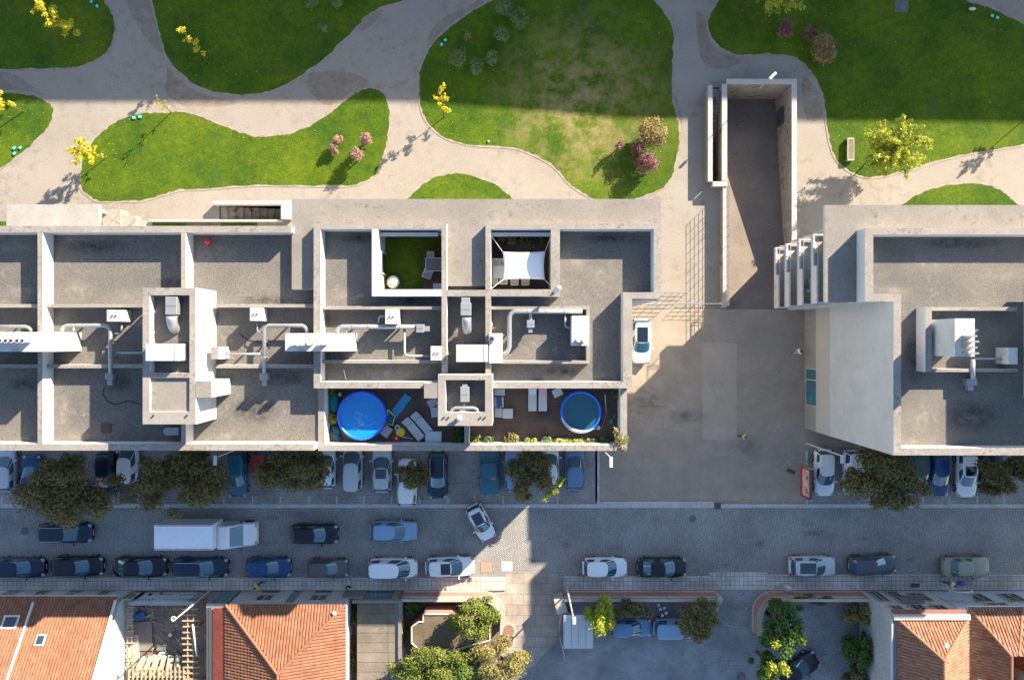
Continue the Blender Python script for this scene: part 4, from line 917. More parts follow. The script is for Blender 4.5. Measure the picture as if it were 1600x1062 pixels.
# garden walls with balusters
def garden_wall(name, pts, label, nb, openz=1.25):
    """pts = ground line; pink base, row of balusters, cream coping"""
    pts = [Vector((x,y,0)) for x, y in pts]; t = thing(name, pts[len(pts)//2], label, 'wall')
    L = [0]
    for a, b in zip(pts, pts[1:]): L.append(L[-1]+(b-a).length)
    def at(s):
        for i in range(len(pts)-1):
            if s <= L[i+1] or i == len(pts)-2: return pts[i].lerp(pts[i+1], (s-L[i])/(L[i+1]-L[i])), (pts[i+1]-pts[i]).normalized()
    def strip(z0, z1, w0, nm, mat):
        q = MB(); n = len(pts); v = []
        for i in range(n):
            d = (pts[min(i+1,n-1)]-pts[max(i-1,0)]).normalized(); nn = Vector((-d.y,d.x,0))*w0/2
            v += [pts[i]-nn+V(0,0,z0), pts[i]+nn+V(0,0,z0), pts[i]+nn+V(0,0,z1), pts[i]-nn+V(0,0,z1)]
        f = [(4*i+a, 4*i+(a+1)%4, 4*i+4+(a+1)%4, 4*i+4+a) for i in range(n-1) for a in range(4)]+[(0,1,2,3),(4*n-1,4*n-2,4*n-3,4*n-4)]
        q.add(v, f); return q.build(nm, mat, t)
    strip(0, .3, .5, 'plinth', cream_m); strip(.3, openz, .34, 'base', pink_m); strip(openz, openz+.1, .28, 'ledge', cream_m)
    strip(openz+.72, openz+.84, .22, 'coping', cream_m)
    proto = None
    for k in range(nb):
        p, d = at(L[-1]*(k+.5)/nb)
        if proto is None:
            q = MB(); q.cyl(p+V(0,0,openz+.1),.045,.31,8,.075); q.cyl(p+V(0,0,openz+.41),.075,.31,8,.045); proto = q.build('baluster', cream_m, t); p0 = p.copy()
        else:
            o = proto.copy(); C.objects.link(o); o.location = p-p0
    return t
def arc(cx, cy, r, a0, a1, n=10): return [(cx+r*math.cos(R(a0+(a1-a0)*i/n)), cy+r*math.sin(R(a0+(a1-a0)*i/n))) for i in range(n+1)]
yw = YF-.2
garden_wall('garden_wall', [(wx(631),yw)]+arc(wx(752), yw-1.9, 1.9, 90, 8, 9)+[(wx(783.5),yw-3.0)], 'pink garden wall with cream balusters curving round the corner garden', 62)
garden_wall('garden_wall', [(wx(880),yw),(wx(1116),yw)], 'straight pink wall with cream balusters along the parking court', 72)
garden_wall('garden_wall', [(wx(1179),wy(985)),(wx(1179),yw-1.6)]+arc(wx(1179)+1.6, yw-1.6, 1.6, 180, 90, 8)[1:]+[(wx(1343),yw)], 'pink wall with rounded left corner beside the green shrub on the right', 56)
q = MB(); q.rbox((wx(874),wy(936),0), .9, 1.3, 1.9, .25); tag(q.build('gate_pier', cream_m, bevel=.03), 'beige gate pier at the left end of the straight pink wall', 'pier')
q = MB(); q.rbox((wx(1114),wy(933),0), .5, 1.2, 1.7, -.5); tag(q.build('gate_pier', cream_m, bevel=.03), 'slanted gate pier at the right end of the straight pink wall', 'pier')
# garden
sheet('garden_soil', [(629,925),(752,925),(783,945),(783,1010),(775,1400),(629,1400)], .016, soil)
gz = [(643,979),(654,971),(661,971),(661,959),(705,959),(740,965),(765,975),(765,1000),(700,1018),(655,1014),(643,1004)]
pv = thing('garden_pavilion', W(700,990), 'flat dirty-brown polygonal roof with pink edge in the corner garden', 'pavilion')
q = MB(); q.prism([(wx(x,2.6),wy(y,2.6)) for x, y in gz], 0, 2.6); q.build('wall', pink_m, pv)
dirt = surf('dirty flat roof', (.25,.20,.13), (.19,.15,.10), .7, 7, c3=(.08,.065,.05), grain=.35)
q = MB(); q.prism([(wx(704+(x-704)*.975,2.6),wy(988+(y-988)*.96,2.6)) for x, y in gz], 2.6, 2.63); q.build('roof', dirt, pv)
q = MB()
for a, b in zip(gz, gz[1:]+gz[:1]): q.tube([W(*a,2.68),W(*b,2.68)],.07,6)
q.build('roof_edge', surf('pink stone edge',(.55,.45,.38),(.5,.4,.34),1,5), pv)
for i in range(5): q = MB(); a = W(667+i*4,957,2.0); q.cyl(a,.07,.5,8); q.build('baluster', cream_m, pv)
for k, (x, y) in enumerate(((794,985),(792,1002))):
    q = MB(); a = W(x,y); q.cyl((a.x,a.y,.012),.72,.05,26); o = q.build('tree_pit_ring', cream_m); tag(o, 'round brown planting circle in the pavement, '+('upper' if k == 0 else 'lower')+' of the two', 'planting circle')
    q = MB(); q.cyl((a.x,a.y,.062),.58,.01,26); q.build('soil', surf('reddish earth',(.27,.17,.11),(.22,.14,.09),1,8), o)
# carport and court fence
cp = thing('carport', W(904,990), 'white panelled metal carport roof in the parking court', 'carport')
cx0, cx1, cy0, cy1 = wx(881.5,2.4), wx(927,2.4), wy(1012.5,2.4), wy(960.5,2.4)
for i in range(4):
    q = MB(); q.wbox(cx0+(cx1-cx0)*i/4+.02, cy0, cx0+(cx1-cx0)*(i+1)/4-.02, cy1-.35, 2.32, 2.4); q.build('roof_panel', white_metal, cp)
q = MB(); q.wbox(cx0, cy1-.33, cx1-.45, cy1, 2.30, 2.42); q.wbox(cx0-.05,cy0-.05,cx0-.0,cy1,2.2,2.4); q.build('beam', white_metal, cp)
for x in (cx0+.1,cx1-.1):
    for y in (cy0+.1,cy1-.1): q = MB(); q.wbox(x-.05,y-.05,x+.05,y+.05,0,2.3); q.build('post', steel, cp)
railing('court_fence', (wx(871),wy(978)), (wx(881),wy(1019)), 1.7, 6, 6, 'slanting metal fence left of the white carport', 'fence')
railing('court_fence', (wx(876),wy(949)), (wx(872),wy(976)), 1.7, 6, 4, 'short metal fence between gate pier and carport', 'fence')
railing('court_fence', (wx(873),wy(1062)), (wx(900),wy(1090)), 1.7, 6, 4, 'metal fence at the bottom edge left of the court', 'fence')
# right hand houses
h3 = thing('tiled_house', (592/S0, -27.5, 0), 'two-storey house at lower right with white parapet, balcony and grey side wall', 'house')
x0, x1, zt = 544/S0, 650/S0, 6.5
q = MB(); q.wbox(x0, -42, x1, YF+.0, 0, 6.0); q.build('wall', white_fac, h3)
q = MB(); q.wbox(x0-.05, -42, x0, YF-.02, 0, 6.2); q.build('side_wall', surf('grey flaking side wall',(.38,.38,.37),(.33,.33,.33),.6,4,c3=(.40,.32,.22),stain=(.56,.66)), h3)
q = MB(); q.wbox(x0-.1, YF-.32, x1+.05, YF+.10, 6.35, 6.6); q.wbox(x0, YF-.3, x1, YF+.02, 6.0, 6.35); q.build('parapet', coping, h3)
q = MB(); q.wbox(x0, YF+.0, x1, YF+.3, 5.85, 6.05); q.build('cornice', surf('brick cornice',(.32,.13,.1),(.26,.11,.09),2,8), h3)
for a, b, c_, d_ in ((.5,1.3,.4,3.0),(2.1,2.9,.4,3.0),(3.8,5.0,.9,2.9),(.7,1.4,4.2,5.2),(2.4,3.3,3.9,5.6),(4.2,5.1,4.1,5.4)): facwin(h3, x0+a, x0+b, YF+.01, c_, d_, frame=facade_g)
bal = MB(); bal.wbox(x0+2.0, YF, x0+3.9, YF+.75, 3.5, 3.62); bo = bal.build('balcony', conc_light, h3)
for i in range(11):
    q = MB(); a = x0+2.05+i*.18; q.tube([(a,YF+.72,3.62),(a,YF+.72,4.5)],.018,4); q.build('balcony_bar', darkm, bo)
q = MB(); q.tube([(x0+2.0,YF,4.5),(x0+2.0,YF+.72,4.5),(x0+3.9,YF+.72,4.5),(x0+3.9,YF,4.5)],.03,5); q.build('handrail', darkm, bo)
q = MB(); q.tube([(x0-.15,YF-.3,6.3),(x0-.15,-42,6.3)],.09,8); q.tube([(x0-.1,YF+.1,6.4),(x0-.12,YF+.1,.2)],.05,6); q.build('gutter', white_metal, h3)
ax, ay, az = 592/S0, -439/S0, 8.8; e0 = x0+.35; eyn = YF-.35; e1 = x1-.02
roofplane([[V(e0,eyn,6.3),V(e1,eyn,6.3),V(ax,ay,az)],[V(e0,-42,6.3),V(e0,eyn,6.3),V(ax,ay,az),V(ax,-42,az)],[V(e1,-42,6.3),V(e1,eyn,6.3),V(ax,ay,az),V(ax,-42,az)]], [(0,1)]*3, tile_m2, h3, 21)
for a, b in ((V(e0,eyn,6.36),V(ax,ay,az+.06)),(V(e1,eyn,6.36),V(ax,ay,az+.06)),(V(ax,ay,az+.06),V(ax,-42,az+.06))): ridge(a,b,h3,tile_m2,.11)
q = MB(); q.ball(V((e0+e1)/2+.15, eyn-1.7, 8.0),(.22,.42,.12)); q.build('roof_vent', white_metal, h3)
q = MB(); q.wbox(e0+.7,-30.6,e0+1.1,-29.9,6.9,7.25); q.build('skylight', tealglass, h3)
h4 = thing('tiled_house', (720/S0, -27.5, 0), 'pale blue-fronted tiled house in the bottom right corner with arched white canopy', 'house')
x0 = 668/S0; x1 = 62
q = MB(); q.wbox(x0-.9, YF-.0, x0, YF-1.5, 0, 4.3); q.wbox(x0, -42, x1, YF, 0, 4.4); q.build('wall', blue_fac, h4)
for a, b, c_, d_ in ((1.6,3.0,1.0,3.2),(4.6,6.0,1.0,3.2),(2.0,3.6,3.5,4.1)): facwin(h4, x0+a, x0+b, YF+.01, c_, d_)
ax, ay, az = 706/S0, -446/S0, 6.8; eyn = YF-.0
roofplane([[V(x0,eyn,4.5),V(x0+6.5,eyn,4.5),V(ax+1.2,ay,az),V(ax,ay,az)],[V(x0,-42,4.5),V(x0,eyn,4.5),V(ax,ay,az),V(ax,-42,az)],[V(x0+6.5,eyn,4.5),V(x0+12,eyn,4.5),V(x0+12,-42,az),V(ax+1.2,-42,az),V(ax+1.2,ay,az)]], [(0,1)]*3, tile_m2, h4, 31)
for a, b in ((V(x0,eyn,4.56),V(ax,ay,az+.06)),(V(x0+4.5,eyn,4.6),V(ax+.6,ay,az+.06)),(V(ax,ay,az+.06),V(ax,-42,az+.06))): ridge(a,b,h4,tile_m2,.11)
q = MB(); q.tube([V(x0-.1,eyn+.08,4.45),V(62,eyn+.08,4.45)],.1,8); q.build('gutter', white_metal, h4)
for i in range(3):
    k = .35; xx_ = x0+.45+i*.36; z = 4.5+(xx_-x0)*1.05
    q = MB(); q.add([(xx_,-30.4,z+.12),(xx_+.3,-30.4,z+.12+.3*1.05),(xx_+.3,-28.2,z+.12+.3*1.05),(xx_,-28.2,z+.12)],[(0,1,2,3)]); q.build('glass_tile_strip', plain('frosted skylight',(.42,.46,.44),.3), h4)
q = MB()
for j in range(7):
    y = YF+.1+j*.13; q.tube([(x0+.3-1.0*math.cos(R(t)), y, 2.7+.75*math.sin(R(t))) for t in range(0,181,20)], .022, 4)
q.tube([(x0+.3-1.0*math.cos(R(t)), YF+.95, 2.7+.75*math.sin(R(t))) for t in range(0,181,15)], .06, 5); q.build('arched_canopy', white_metal, h4)
q = MB(); q.wbox(wx(1592,6), wy(1062,6), wx(1602,6), wy(1050,6), 4.5, 7.6); q.build('chimney', cream_m, h4)
# ------------------------------------------------------------------ cars
def paint(n, c, metal=.0, rough=.28): 
    return MATS.get('paint '+n) or plain('paint '+n, c, rough, metal, .35, .3, var=0)
PAINT = dict(white=(.72,.72,.71), silver=(.46,.48,.50), black=(.008,.010,.014), navy=(.010,.020,.045), blue=(.012,.05,.14), steel=(.10,.20,.32), dgrey=(.06,.07,.085),
             red=(.35,.015,.02), olive=(.27,.28,.20), green=(.02,.06,.055), lblue=(.20,.32,.46), teal=(.03,.12,.17), brown=(.10,.085,.085))
lamp_m = plain('headlamp glass', (.25,.27,.29), .1, 0, .8, 1, var=0); tail_m = plain('tail lamp', (.35,.01,.01), .2, 0, .6, 1, var=0)
tyre_m = black; rim_m = plain('alloy rim', (.4,.4,.42), .3, .7, var=0); roofglass = plain('panorama glass', (.008,.012,.016), .06, 0, .8, 1, var=0)
CARS = {}
def sup(t, a, b, n=.36):
    c, s = math.cos(t), math.sin(t)
    return a*math.copysign(abs(c)**n, c), b*math.copysign(abs(s)**n, s)
def car_proto(L, col, style, opts):
    Wd = 1.76 if L > 3.8 else 1.62; Ht = {'hatch':1.47,'sedan':1.42,'suv':1.62,'van':1.75,'estate':1.48,'old':1.40}[style]
    root = bpy.data.objects.new('parked_car', None); C.objects.link(root); OFF[root.name] = Vector((0,0,0))
    p = paint(col, PAINT[col])
    old = style == 'old'
    st = []
    for t in (-1.0,-.985,-.95,-.88,-.78,-.6,-.4,-.1,.2,.4,.55,.68,.78,.86,.92,.965,.99,1.0):
        wd = Wd/2*(1-(.30 if not old else .12)*abs(t)**(9 if t < 0 else 6)-(.16 if abs(t) > .995 else .05 if abs(t) > .98 else 0))
        if t > .4: zt = .93-.24*((t-.4)/.6)**1.5
        elif t < -.7: zt = (.96 if style != 'sedan' else .95)-(.16 if not old else .06)*((-t-.7)/.3)**2
        else: zt = .95
        if abs(t) > .985: zt -= .14
        if abs(t) >= 1: zt -= .08
        zb = .22 if abs(t) < .98 else .32
        st.append((t*L/2, wd, zt, zb))
    q = MB(); m = 0; ringn = 0
    for x, wd, zt, zb in st:
        half = [(wd*.85,zb),(wd*.97,zb+.1),(wd*1.0,.52),(wd*.99,zt-.17),(wd*.955,zt-.06),(wd*.87,zt-.005),(wd*.66,zt+.025),(wd*.33,zt+.04)]
        ring = [(x,y,z) for y,z in half]+[(x,0,zt+.045)]+[(x,-y,z) for y,z in half[::-1]]
        ringn = len(ring); q.v += ring
    n = len(st)
    for i in range(n-1):
        for k in range(ringn): a = i*ringn; q.f.append((a+k, a+ringn+k, a+ringn+(k+1)%ringn, a+(k+1)%ringn))
    q.f += [tuple(range(ringn)), tuple(range((n-1)*ringn, n*ringn))[::-1]]
    q.build('body', p, root, smooth=True, local=True)
    # cabin
    xf0, xf1 = .27*L/1.0*1.0, .045*L
    xr0, xr1 = {'hatch':(-.475,-.40),'suv':(-.475,-.42),'van':(-.485,-.45),'estate':(-.475,-.41),'sedan':(-.40,-.24),'old':(-.37,-.24)}[style]
    xr0 *= L; xr1 *= L
    if style == 'van': xf0, xf1 = .36*L, .14*L
    if old: xf0, xf1 = .17*L, .085*L
    zb, zt = .93, Ht-.06
    def ringp(t, th, off=0):
        c0, c1 = (xf0+xr0)/2, (xf1+xr1)/2; a0, a1 = (xf0-xr0)/2, (xf1-xr1)/2; b0, b1 = Wd*.455, Wd*.365
        k = t; bulge = .03*math.sin(math.pi*t)
        x, y = sup(th, a0+(a1-a0)*k+off, b0+(b1-b0)*k+bulge+off); 
        if math.cos(th) > 0: x += -.22*(y/(Wd*.45))**2*(1 if not old else .3)
        return (c0+(c1-c0)*k+x, y, zb+(zt-zb)*t)
    q = MB(); NT = 48
    for t in (0,.25,.5,.75,1): q.v += [ringp(t, 2*math.pi*i/NT) for i in range(NT)]
    c1 = (xf1+xr1)/2
    for s, dz in ((.97,.022),(.9,.035),(.7,.048),(.4,.056)):
        for i in range(NT): x, y, z = ringp(1, 2*math.pi*i/NT); q.v.append((c1+(x-c1)*s, y*s, zt+dz))
    rn = 9
    for r_ in range(rn-1):
        for i in range(NT): a = r_*NT; q.f.append((a+i, a+(i+1)%NT, a+NT+(i+1)%NT, a+NT+i))
    q.f.append(tuple(range((rn-1)*NT, rn*NT)))
    q.build('cabin', paint(opts.get('roofcol', col), PAINT[opts.get('roofcol', col)]), root, smooth=True, local=True)
    def glass(nm, th0, th1, t0=.06, t1=.95, k=8):
        q = MB(); nt_ = 4
        for j in range(nt_+1):
            for i in range(k+1): q.v.append(ringp(t0+(t1-t0)*j/nt_, R(th0+(th1-th0)*i/k), .012))
        q.f += [(j*(k+1)+i, j*(k+1)+i+1, (j+1)*(k+1)+i+1, (j+1)*(k+1)+i) for j in range(nt_) for i in range(k)]
        q.build(nm, glass_m, root, smooth=True, local=True)
    glass('windshield', -43, 43, .03, .98, 14); glass('rear_window', 141 , 219, .1, .95, 10)
    for sgn in (1,-1):
        glass('side_window', sgn*52, sgn*88, .1, .9); glass('side_window', sgn*93, sgn*130, .1, .9)
        h = MB(); h.ball((L*.452 if not old else L*.485, sgn*Wd*.36, .70 if not old else .72), (.20 if not old else .07,.17,.075), 10, 6); h.build('headlight', lamp_m, root, smooth=True, local=True)
        h = MB(); h.ball((-L*.468, sgn*Wd*.385, .83), (.11,.14,.12), 10, 6); h.build('taillight', tail_m, root, smooth=True, local=True)
        h = MB(); h.ball((xf0-.28*(.5 if old else 1)-.12, sgn*(Wd*.5+.09), .98), (.08,.13,.07), 8, 5); h.build('mirror', p if not old else darkm, root, smooth=True, local=True)
        for xx in (-.30*L, .31*L):
            h = MB(); y0 = sgn*(Wd/2-.2); y1 = sgn*(Wd/2+.012)
            h.tube([(xx,y0,.32),(xx,y1,.32)], .32, 18); wl = h.build('wheel', tyre_m, root, local=True)
            h = MB(); h.tube([(xx,y1-sgn*.02,.32),(xx,y1+sgn*.012,.32)], .20, 12); r_ = h.build('rim', rim_m, wl, local=True)
    if opts.get('rails'):
        for sgn in (1,-1):
            h = MB(); h.tube([(xr1+.1,sgn*Wd*.335,Ht-.03),(xr1+.2,sgn*Wd*.34,Ht+.03),(xf1-.3,sgn*Wd*.34,Ht+.03),(xf1-.15,sgn*Wd*.335,Ht-.03)], .022, 5); h.build('roof_rail', white_metal, root, local=True)
    if opts.get('sun'):
        a, b = (xf1-.12, xf1-.95) if opts['sun'] == 1 else (xf1-.1, xr1+.35)
        h = MB(); h.wbox(b, -Wd*.27, a, Wd*.27, Ht-.02, Ht+.012); h.build('sunroof', roofglass, root, local=True, bevel=.01)
    h = MB(); h.tube([(xr1+.18,0,Ht),(xr1+.05,0,Ht+.16)], .012, 4); h.build('antenna', darkm, root, local=True)
    h = MB(); h.wbox(L*.495,-.26,L*.503,.26,.42,.53); h.wbox(-L*.503,-.26,-L*.495,.26,.62,.73); h.build('licence_plate', white_metal, root, local=True)
    h = MB()
    if not old:
        h.tube([(xf0-.22,.42,.99),(xf0-.62,.02,1.12)], .012, 4); h.tube([(xf0-.16,-.1,.99),(xf0-.55,-.48,1.1)], .012, 4); h.build('wiper', darkm, root, local=True)
    return root
def car(px, py, Lpx, hd, col, style, label, group=None, ground=.006, **o):
    L = round(Lpx/17.7*5)/5; key = (L, col, style, tuple(sorted(o.items())))
    if key not in CARS: CARS[key] = c = car_proto(L, col, style, o)
    else: c = copy_tree(CARS[key])
    c.location = W(px, py, .7); c.location.z = ground; c.rotation_euler = (0, 0, R(hd))
    tag(c, label, 'car', group or None); return c
g1 = 'cars parked along the south kerb'; g2 = 'cars in the bays under the trees'; g3 = 'cars in the middle of the street'
car(102,832,86,0,'navy','estate','dark estate with white roof rails, left end of the street, half under a tree',g3,rails=1)
car(491,834,76,0,'black','hatch','black hatchback in the street between the white truck and a pale blue hatchback',g3)
car(615,829,73,0,'lblue','hatch','pale blue hatchback driving in the middle of the street',g3)
car(751,815,60,-63,'white','hatch','small white car with black sunroof turning diagonally across the street',g3,sun=2)
car(30,886,80,0,'navy','hatch','dark navy car cut by the left photo edge at the south kerb',g1)
car(121,884,83,0,'black','hatch','black hatchback second from the left at the south kerb',g1)
car(219,885,84,0,'black','sedan','black saloon with long sloping rear glass below the white truck',g1)
car(313,886,87,0,'navy','estate','navy estate with silver roof rails at the south kerb by the building site',g1,rails=1)
car(419,886,72,0,'blue','hatch','deep blue hatchback at the kerb above the pedestrian in yellow',g1)
car(512,887,64,0,'brown','hatch','small grey-brown car at the kerb, shortest of the row',g1)
car(614,887,77,0,'white','van','white people carrier with plain roof at the south kerb',g1)
car(703,885,78,2,'white','hatch','white car with square black sunroof at the edge of the sunlit patch',g1,sun=1)
car(945,886,70,0,'white','hatch','plain white hatchback parked alone above the pink balustrade wall',g1)
car(1034,886,78,0,'black','sedan','black saloon parked right of the plain white hatchback',g1)
car(1269,884,74,0,'silver','hatch','silver car with large dark panoramic roof at the right kerb',g1,sun=2)
car(1363,882,73,3,'dgrey','hatch','dark grey hatchback parked slightly askew at the right kerb',g1)
car(1509,885,75,1,'olive','old','boxy old olive-beige saloon car at the right kerb',g1)
car(10,731,74,90,'silver','hatch','silver car in the bays cut by the left photo edge',g2)
car(50,746,72,90,'blue','hatch','blue car almost hidden under the leftmost tree crown',g2)
car(165,742,72,-90,'navy','hatch','dark blue car hidden under the right side of the leftmost tree',g2)
car(201,722,68,90,'white','van','white van whose tail shows between the first two tree crowns',g2)
car(371,740,74,-90,'teal','estate','teal blue estate in the bay between two trees beside a lamp',g2)
car(408,712,72,90,'red','hatch','red car mostly hidden under the third tree crown',g2)
car(509,728,72,90,'white','hatch','white car half covered by the right side of the third tree',g2)
car(551,731,76,90,'silver','van','silver-white car with plain roof, next to the half covered white one',g2)
car(597,732,74,90,'silver','hatch','silver car with small dark sunroof in the bays',g2,sun=1)
car(636,753,76,90,'white','suv','white car sticking out beyond the other bays, nose under a small tree',g2)
car(684,742,74,-90,'navy','hatch','dark blue car with bright windscreen facing the street, right of the small tree',g2,rails=1)
car(765,738,72,-90,'teal','old','dark teal older saloon in the bays, left of the fifth tree',g2)
car(804,733,70,90,'lblue','hatch','light blue car hidden under the left side of the fifth tree',g2)
car(858,726,70,90,'white','hatch','white car hidden under the right side of the fifth tree',g2)
car(898,730,72,90,'steel','hatch','steel blue car in the last bay before the plaza kerb',g2)
car(1288,738,74,-90,'white','hatch','white car in the first bay right of the red advertising board',g2)
car(1333,738,72,-90,'white','van','white van partly covered by the tree, beside the tall blank wall',g2)
car(1435,738,70,-90,'green','hatch','dark green car hidden under the right side of the big right tree',g2)
car(1467,740,72,-90,'blue','hatch','blue car facing the street, left of the white car with the roof glass',g2)
car(1510,740,76,-90,'white','hatch','white car with dark roof glass and bonnet slots, right-hand bays',g2,sun=1)
car(1549,735,70,-90,'navy','hatch','dark navy car tucked under the rightmost tree',g2)
car(1002,533,70,-90,'white','hatch','white car with long dark glass roof parked on the plaza against the block',None,sun=2)
g4 = 'cars in the walled court'
car(984,980,66,0,'steel','hatch','blue car in the court with its rear under a yellow-green tree',g4)
car(1056,981,70,0,'lblue','van','light blue car in the court with its front under the round dark tree',g4)
car(1243,1045,78,27,'black','hatch','black car parked askew in the court beside the big green shrub',g4)
# truck
tk = thing('box_truck', W(313,836,0), 'white box truck with a long blank cargo box driving right', 'truck')
q = MB(); q.pbox(240.5,819.5,332.5,859,.75,3.2); q.build('cargo_box', plain('truck box paint',(.72,.73,.76),.4), tk, bevel=.03)
q = MB(); q.pbox(241.5,820.5,331.5,858,3.2,3.215,3.2); q.build('box_roof', plain('truck roof paint',(.74,.76,.80),.45), tk)
q = MB()
q.pbox(241.5,820.5,331.5,821.6,3.215,3.25,3.2).pbox(241.5,857,331.5,858,3.215,3.25,3.2); q.build('roof_rib', steel, tk)
bx1 = wx(332.5,3.2)+.05; cyy = wy(836,1.5)-.0; cw = 1.0
q = MB(); prof = [(0,.4),(0,2.3),(.25,2.42),(.8,2.40),(1.02,2.28),(1.98,1.42),(2.72,1.18),(3.0,.85),(3.02,.4)]
n = len(prof)
for y, k in ((-cw,0),(-cw*.9,1),(cw*.9,1),(cw,0)):
    for x, z in prof: q.v.append((bx1+x-(.12 if (x > 2.5 and not k) else 0), cyy+y, z+(.0 if k else -.08)))
for j in range(3):
    for i in range(n): q.f.append((j*n+i, (j+1)*n+i, (j+1)*n+(i+1)%n, j*n+(i+1)%n))
q.f += [tuple(range(n)), tuple(range(3*n,4*n))[::-1]]; q.build('cab', paint('white',PAINT['white']), tk)
q = MB(); q.add([(bx1+1.07,cyy-.82,2.26),(bx1+1.07,cyy+.82,2.26),(bx1+1.97,cyy+.9,1.45),(bx1+1.97,cyy-.9,1.45)],[(0,3,2,1)]); q.build('windshield', glass_m, tk)
for s_ in (-1,1):
    q = MB(); q.add([(bx1+.6,cyy+s_*1.005,1.45),(bx1+1.75,cyy+s_*1.005,1.45),(bx1+1.25,cyy+s_*.95,2.15),(bx1+.6,cyy+s_*.95,2.15)],[(0,1,2,3)]); q.build('side_window', glass_m, tk)
    q = MB(); q.ball((bx1+1.85,cyy+s_*1.2,1.6),(.09,.13,.18)); q.build('mirror', darkm, tk)
    q = MB(); q.ball((bx1+2.88,cyy+s_*.75,.95),(.14,.16,.1)); q.build('headlight', lamp_m, tk)
    for x in (bx1-4.0, bx1+2.2):
        q = MB(); q.tube([(x,cyy+s_*.75,.42),(x,cyy+s_*1.02,.42)], .42, 18); wl = q.build('wheel', tyre_m, tk)
q = MB(); q.wbox(bx1-5.0,cyy-.5,bx1+2.4,cyy+.5,.45,.75); q.build('chassis', darkm, tk)
# ------------------------------------------------------------------ trees
def leafcloud(name, centres, mat, parent, n, size, seed=0, flat=.35, up=.5):
    """many small folded leaves inside the given ellipsoid clumps"""
    r = np.random.default_rng(seed); cs = np.array([c[:3] for c in centres], float); rs = np.array([c[3:6] for c in centres], float)
    wgt = (rs[:,0]*rs[:,1]*rs[:,2])**.66; idx = r.choice(len(cs), n, p=wgt/wgt.sum())
    d = r.normal(size=(n,3)); d /= np.linalg.norm(d,axis=1)[:,None]; rad = r.random(n)**.42
    p = cs[idx]+d*rad[:,None]*rs[idx]*(1+r.normal(0,.12,(n,1)))
    nr = d*.7+r.normal(0,.6,(n,3)); nr[:,2] += up; nr /= np.linalg.norm(nr,axis=1)[:,None]
    a = np.cross(nr, r.normal(size=(n,3))); a /= np.linalg.norm(a,axis=1)[:,None]; b = np.cross(nr, a)
    s = size*(.6+.8*r.random((n,1)))
    v = np.stack([p-a*s, p-b*s*.42+nr*s*.12, p+a*s, p+b*s*.42+nr*s*.12], 1).reshape(-1,3)
    off = OFF.get(parent.name) or Vector((0,0,0)); v -= np.array(off)
    me = bpy.data.meshes.new(name); me.vertices.add(4*n); me.vertices.foreach_set('co', v.ravel())
    me.loops.add(4*n); me.loops.foreach_set('vertex_index', np.arange(4*n,dtype=np.int32)); me.polygons.add(n)
    me.polygons.foreach_set('loop_start', np.arange(0,4*n,4,dtype=np.int32)); me.polygons.foreach_set('loop_total', np.full(n,4,dtype=np.int32))
    me.update(calc_edges=True); me.materials.append(mat)
    o = bpy.data.objects.new(name, me); C.objects.link(o); o.parent = parent; OFF[o.name] = off.copy(); return o
def tree(name, px, py, rx, ry, h, label, leaf, n=9000, size=.16, base=None, low=.35, lobes=24, cat='tree', group=None, seed=1, extra=None, shape=.5):
    """px,py,rx,ry = crown outline in the photo; h = tree height"""
    r = random.Random(seed); zc = h*(1+low)/2; c = W(px,py,zc); k = S0*rr(zc); rx *= 1.08/k; ry *= 1.08/k; rz = h*(1-low)/2
    b = Vector((c.x,c.y,0)) if base is None else W(*base)
    t = thing(name, b, label, cat, group)
    cl = []
    for i in range(lobes):
        th = r.uniform(0,2*math.pi); u = r.random()**.42*(1.08 if shape < 2 else 1); ph = r.uniform(-.7,1); f = math.sqrt(max(.1,1-(ph*.8)**2))
        q = r.uniform(.15,.38) if shape < 2 else r.uniform(.4,.55)
        cl.append((c.x+rx*(1-q)*u*f*math.cos(th), c.y+ry*(1-q)*u*f*math.sin(th), zc+rz*(1-q)*ph, rx*q*r.uniform(.8,1.2), ry*q*r.uniform(.8,1.2), rz*q*1.1))
    tr = MB(); top = Vector((c.x,c.y,zc)); rt = .035*h**.9+.03
    tr.tube([b, b.lerp(top,.35)+Vector((r.uniform(-.1,.1),r.uniform(-.1,.1),0)), b.lerp(top,.75), top+Vector((0,0,rz*.4))], [rt,rt*.75,rt*.5,rt*.15], 8)
    for l in cl[:max(5,lobes//2)]:
        s = b.lerp(top, r.uniform(.35,.85)); e = Vector(l[:3]); mid = s.lerp(e,.5)+Vector((0,0,.12*h*.3))
        tr.tube([s, mid, e], [rt*.35,rt*.22,rt*.07], 5)
    tr.build('trunk', bark, t, smooth=True); cr = leafcloud('crown', cl, leaf, t, n, size, seed)
    if extra:
        ex_mat, pts, nn = extra; e = [(*W(x,y,z), rr_, rr_, rr_*.8) for x,y,z,rr_ in pts]; leafcloud('crown', e, ex_mat, t, nn, size, seed+5)
    return t
gt = 'trees along the parking bays'
tree('broadleaf_tree',106,756,78,55,7.5,'big dark autumn tree at the left end of the parking bays, overhanging the street',lf_dark,15000,.15,base=(108,728),lobes=34,group=gt,seed=3,extra=(lf_olive,[(60,755,5,.5),(52,770,4.6,.4),(150,800,5,.9),(110,812,4.6,.9),(80,800,5,.8)],900))
tree('broadleaf_tree',286,753,78,56,7.2,'dark green tree second from left in the bays, beside a red-brown paved pit',lf_dark,12500,.15,base=(284,728),lobes=30,group=gt,seed=8)
tree('broadleaf_tree',456,735,60,42,6.5,'dark tree above the black hatchback, covering a red car',lf_dark,9500,.14,base=(452,722),lobes=26,group=gt,seed=12)
tree('broadleaf_tree',649,738,29,32,5.2,'smallest street tree, standing between two silver and blue cars',lf_dark,3600,.13,base=(648,728),lobes=14,group=gt,seed=15)
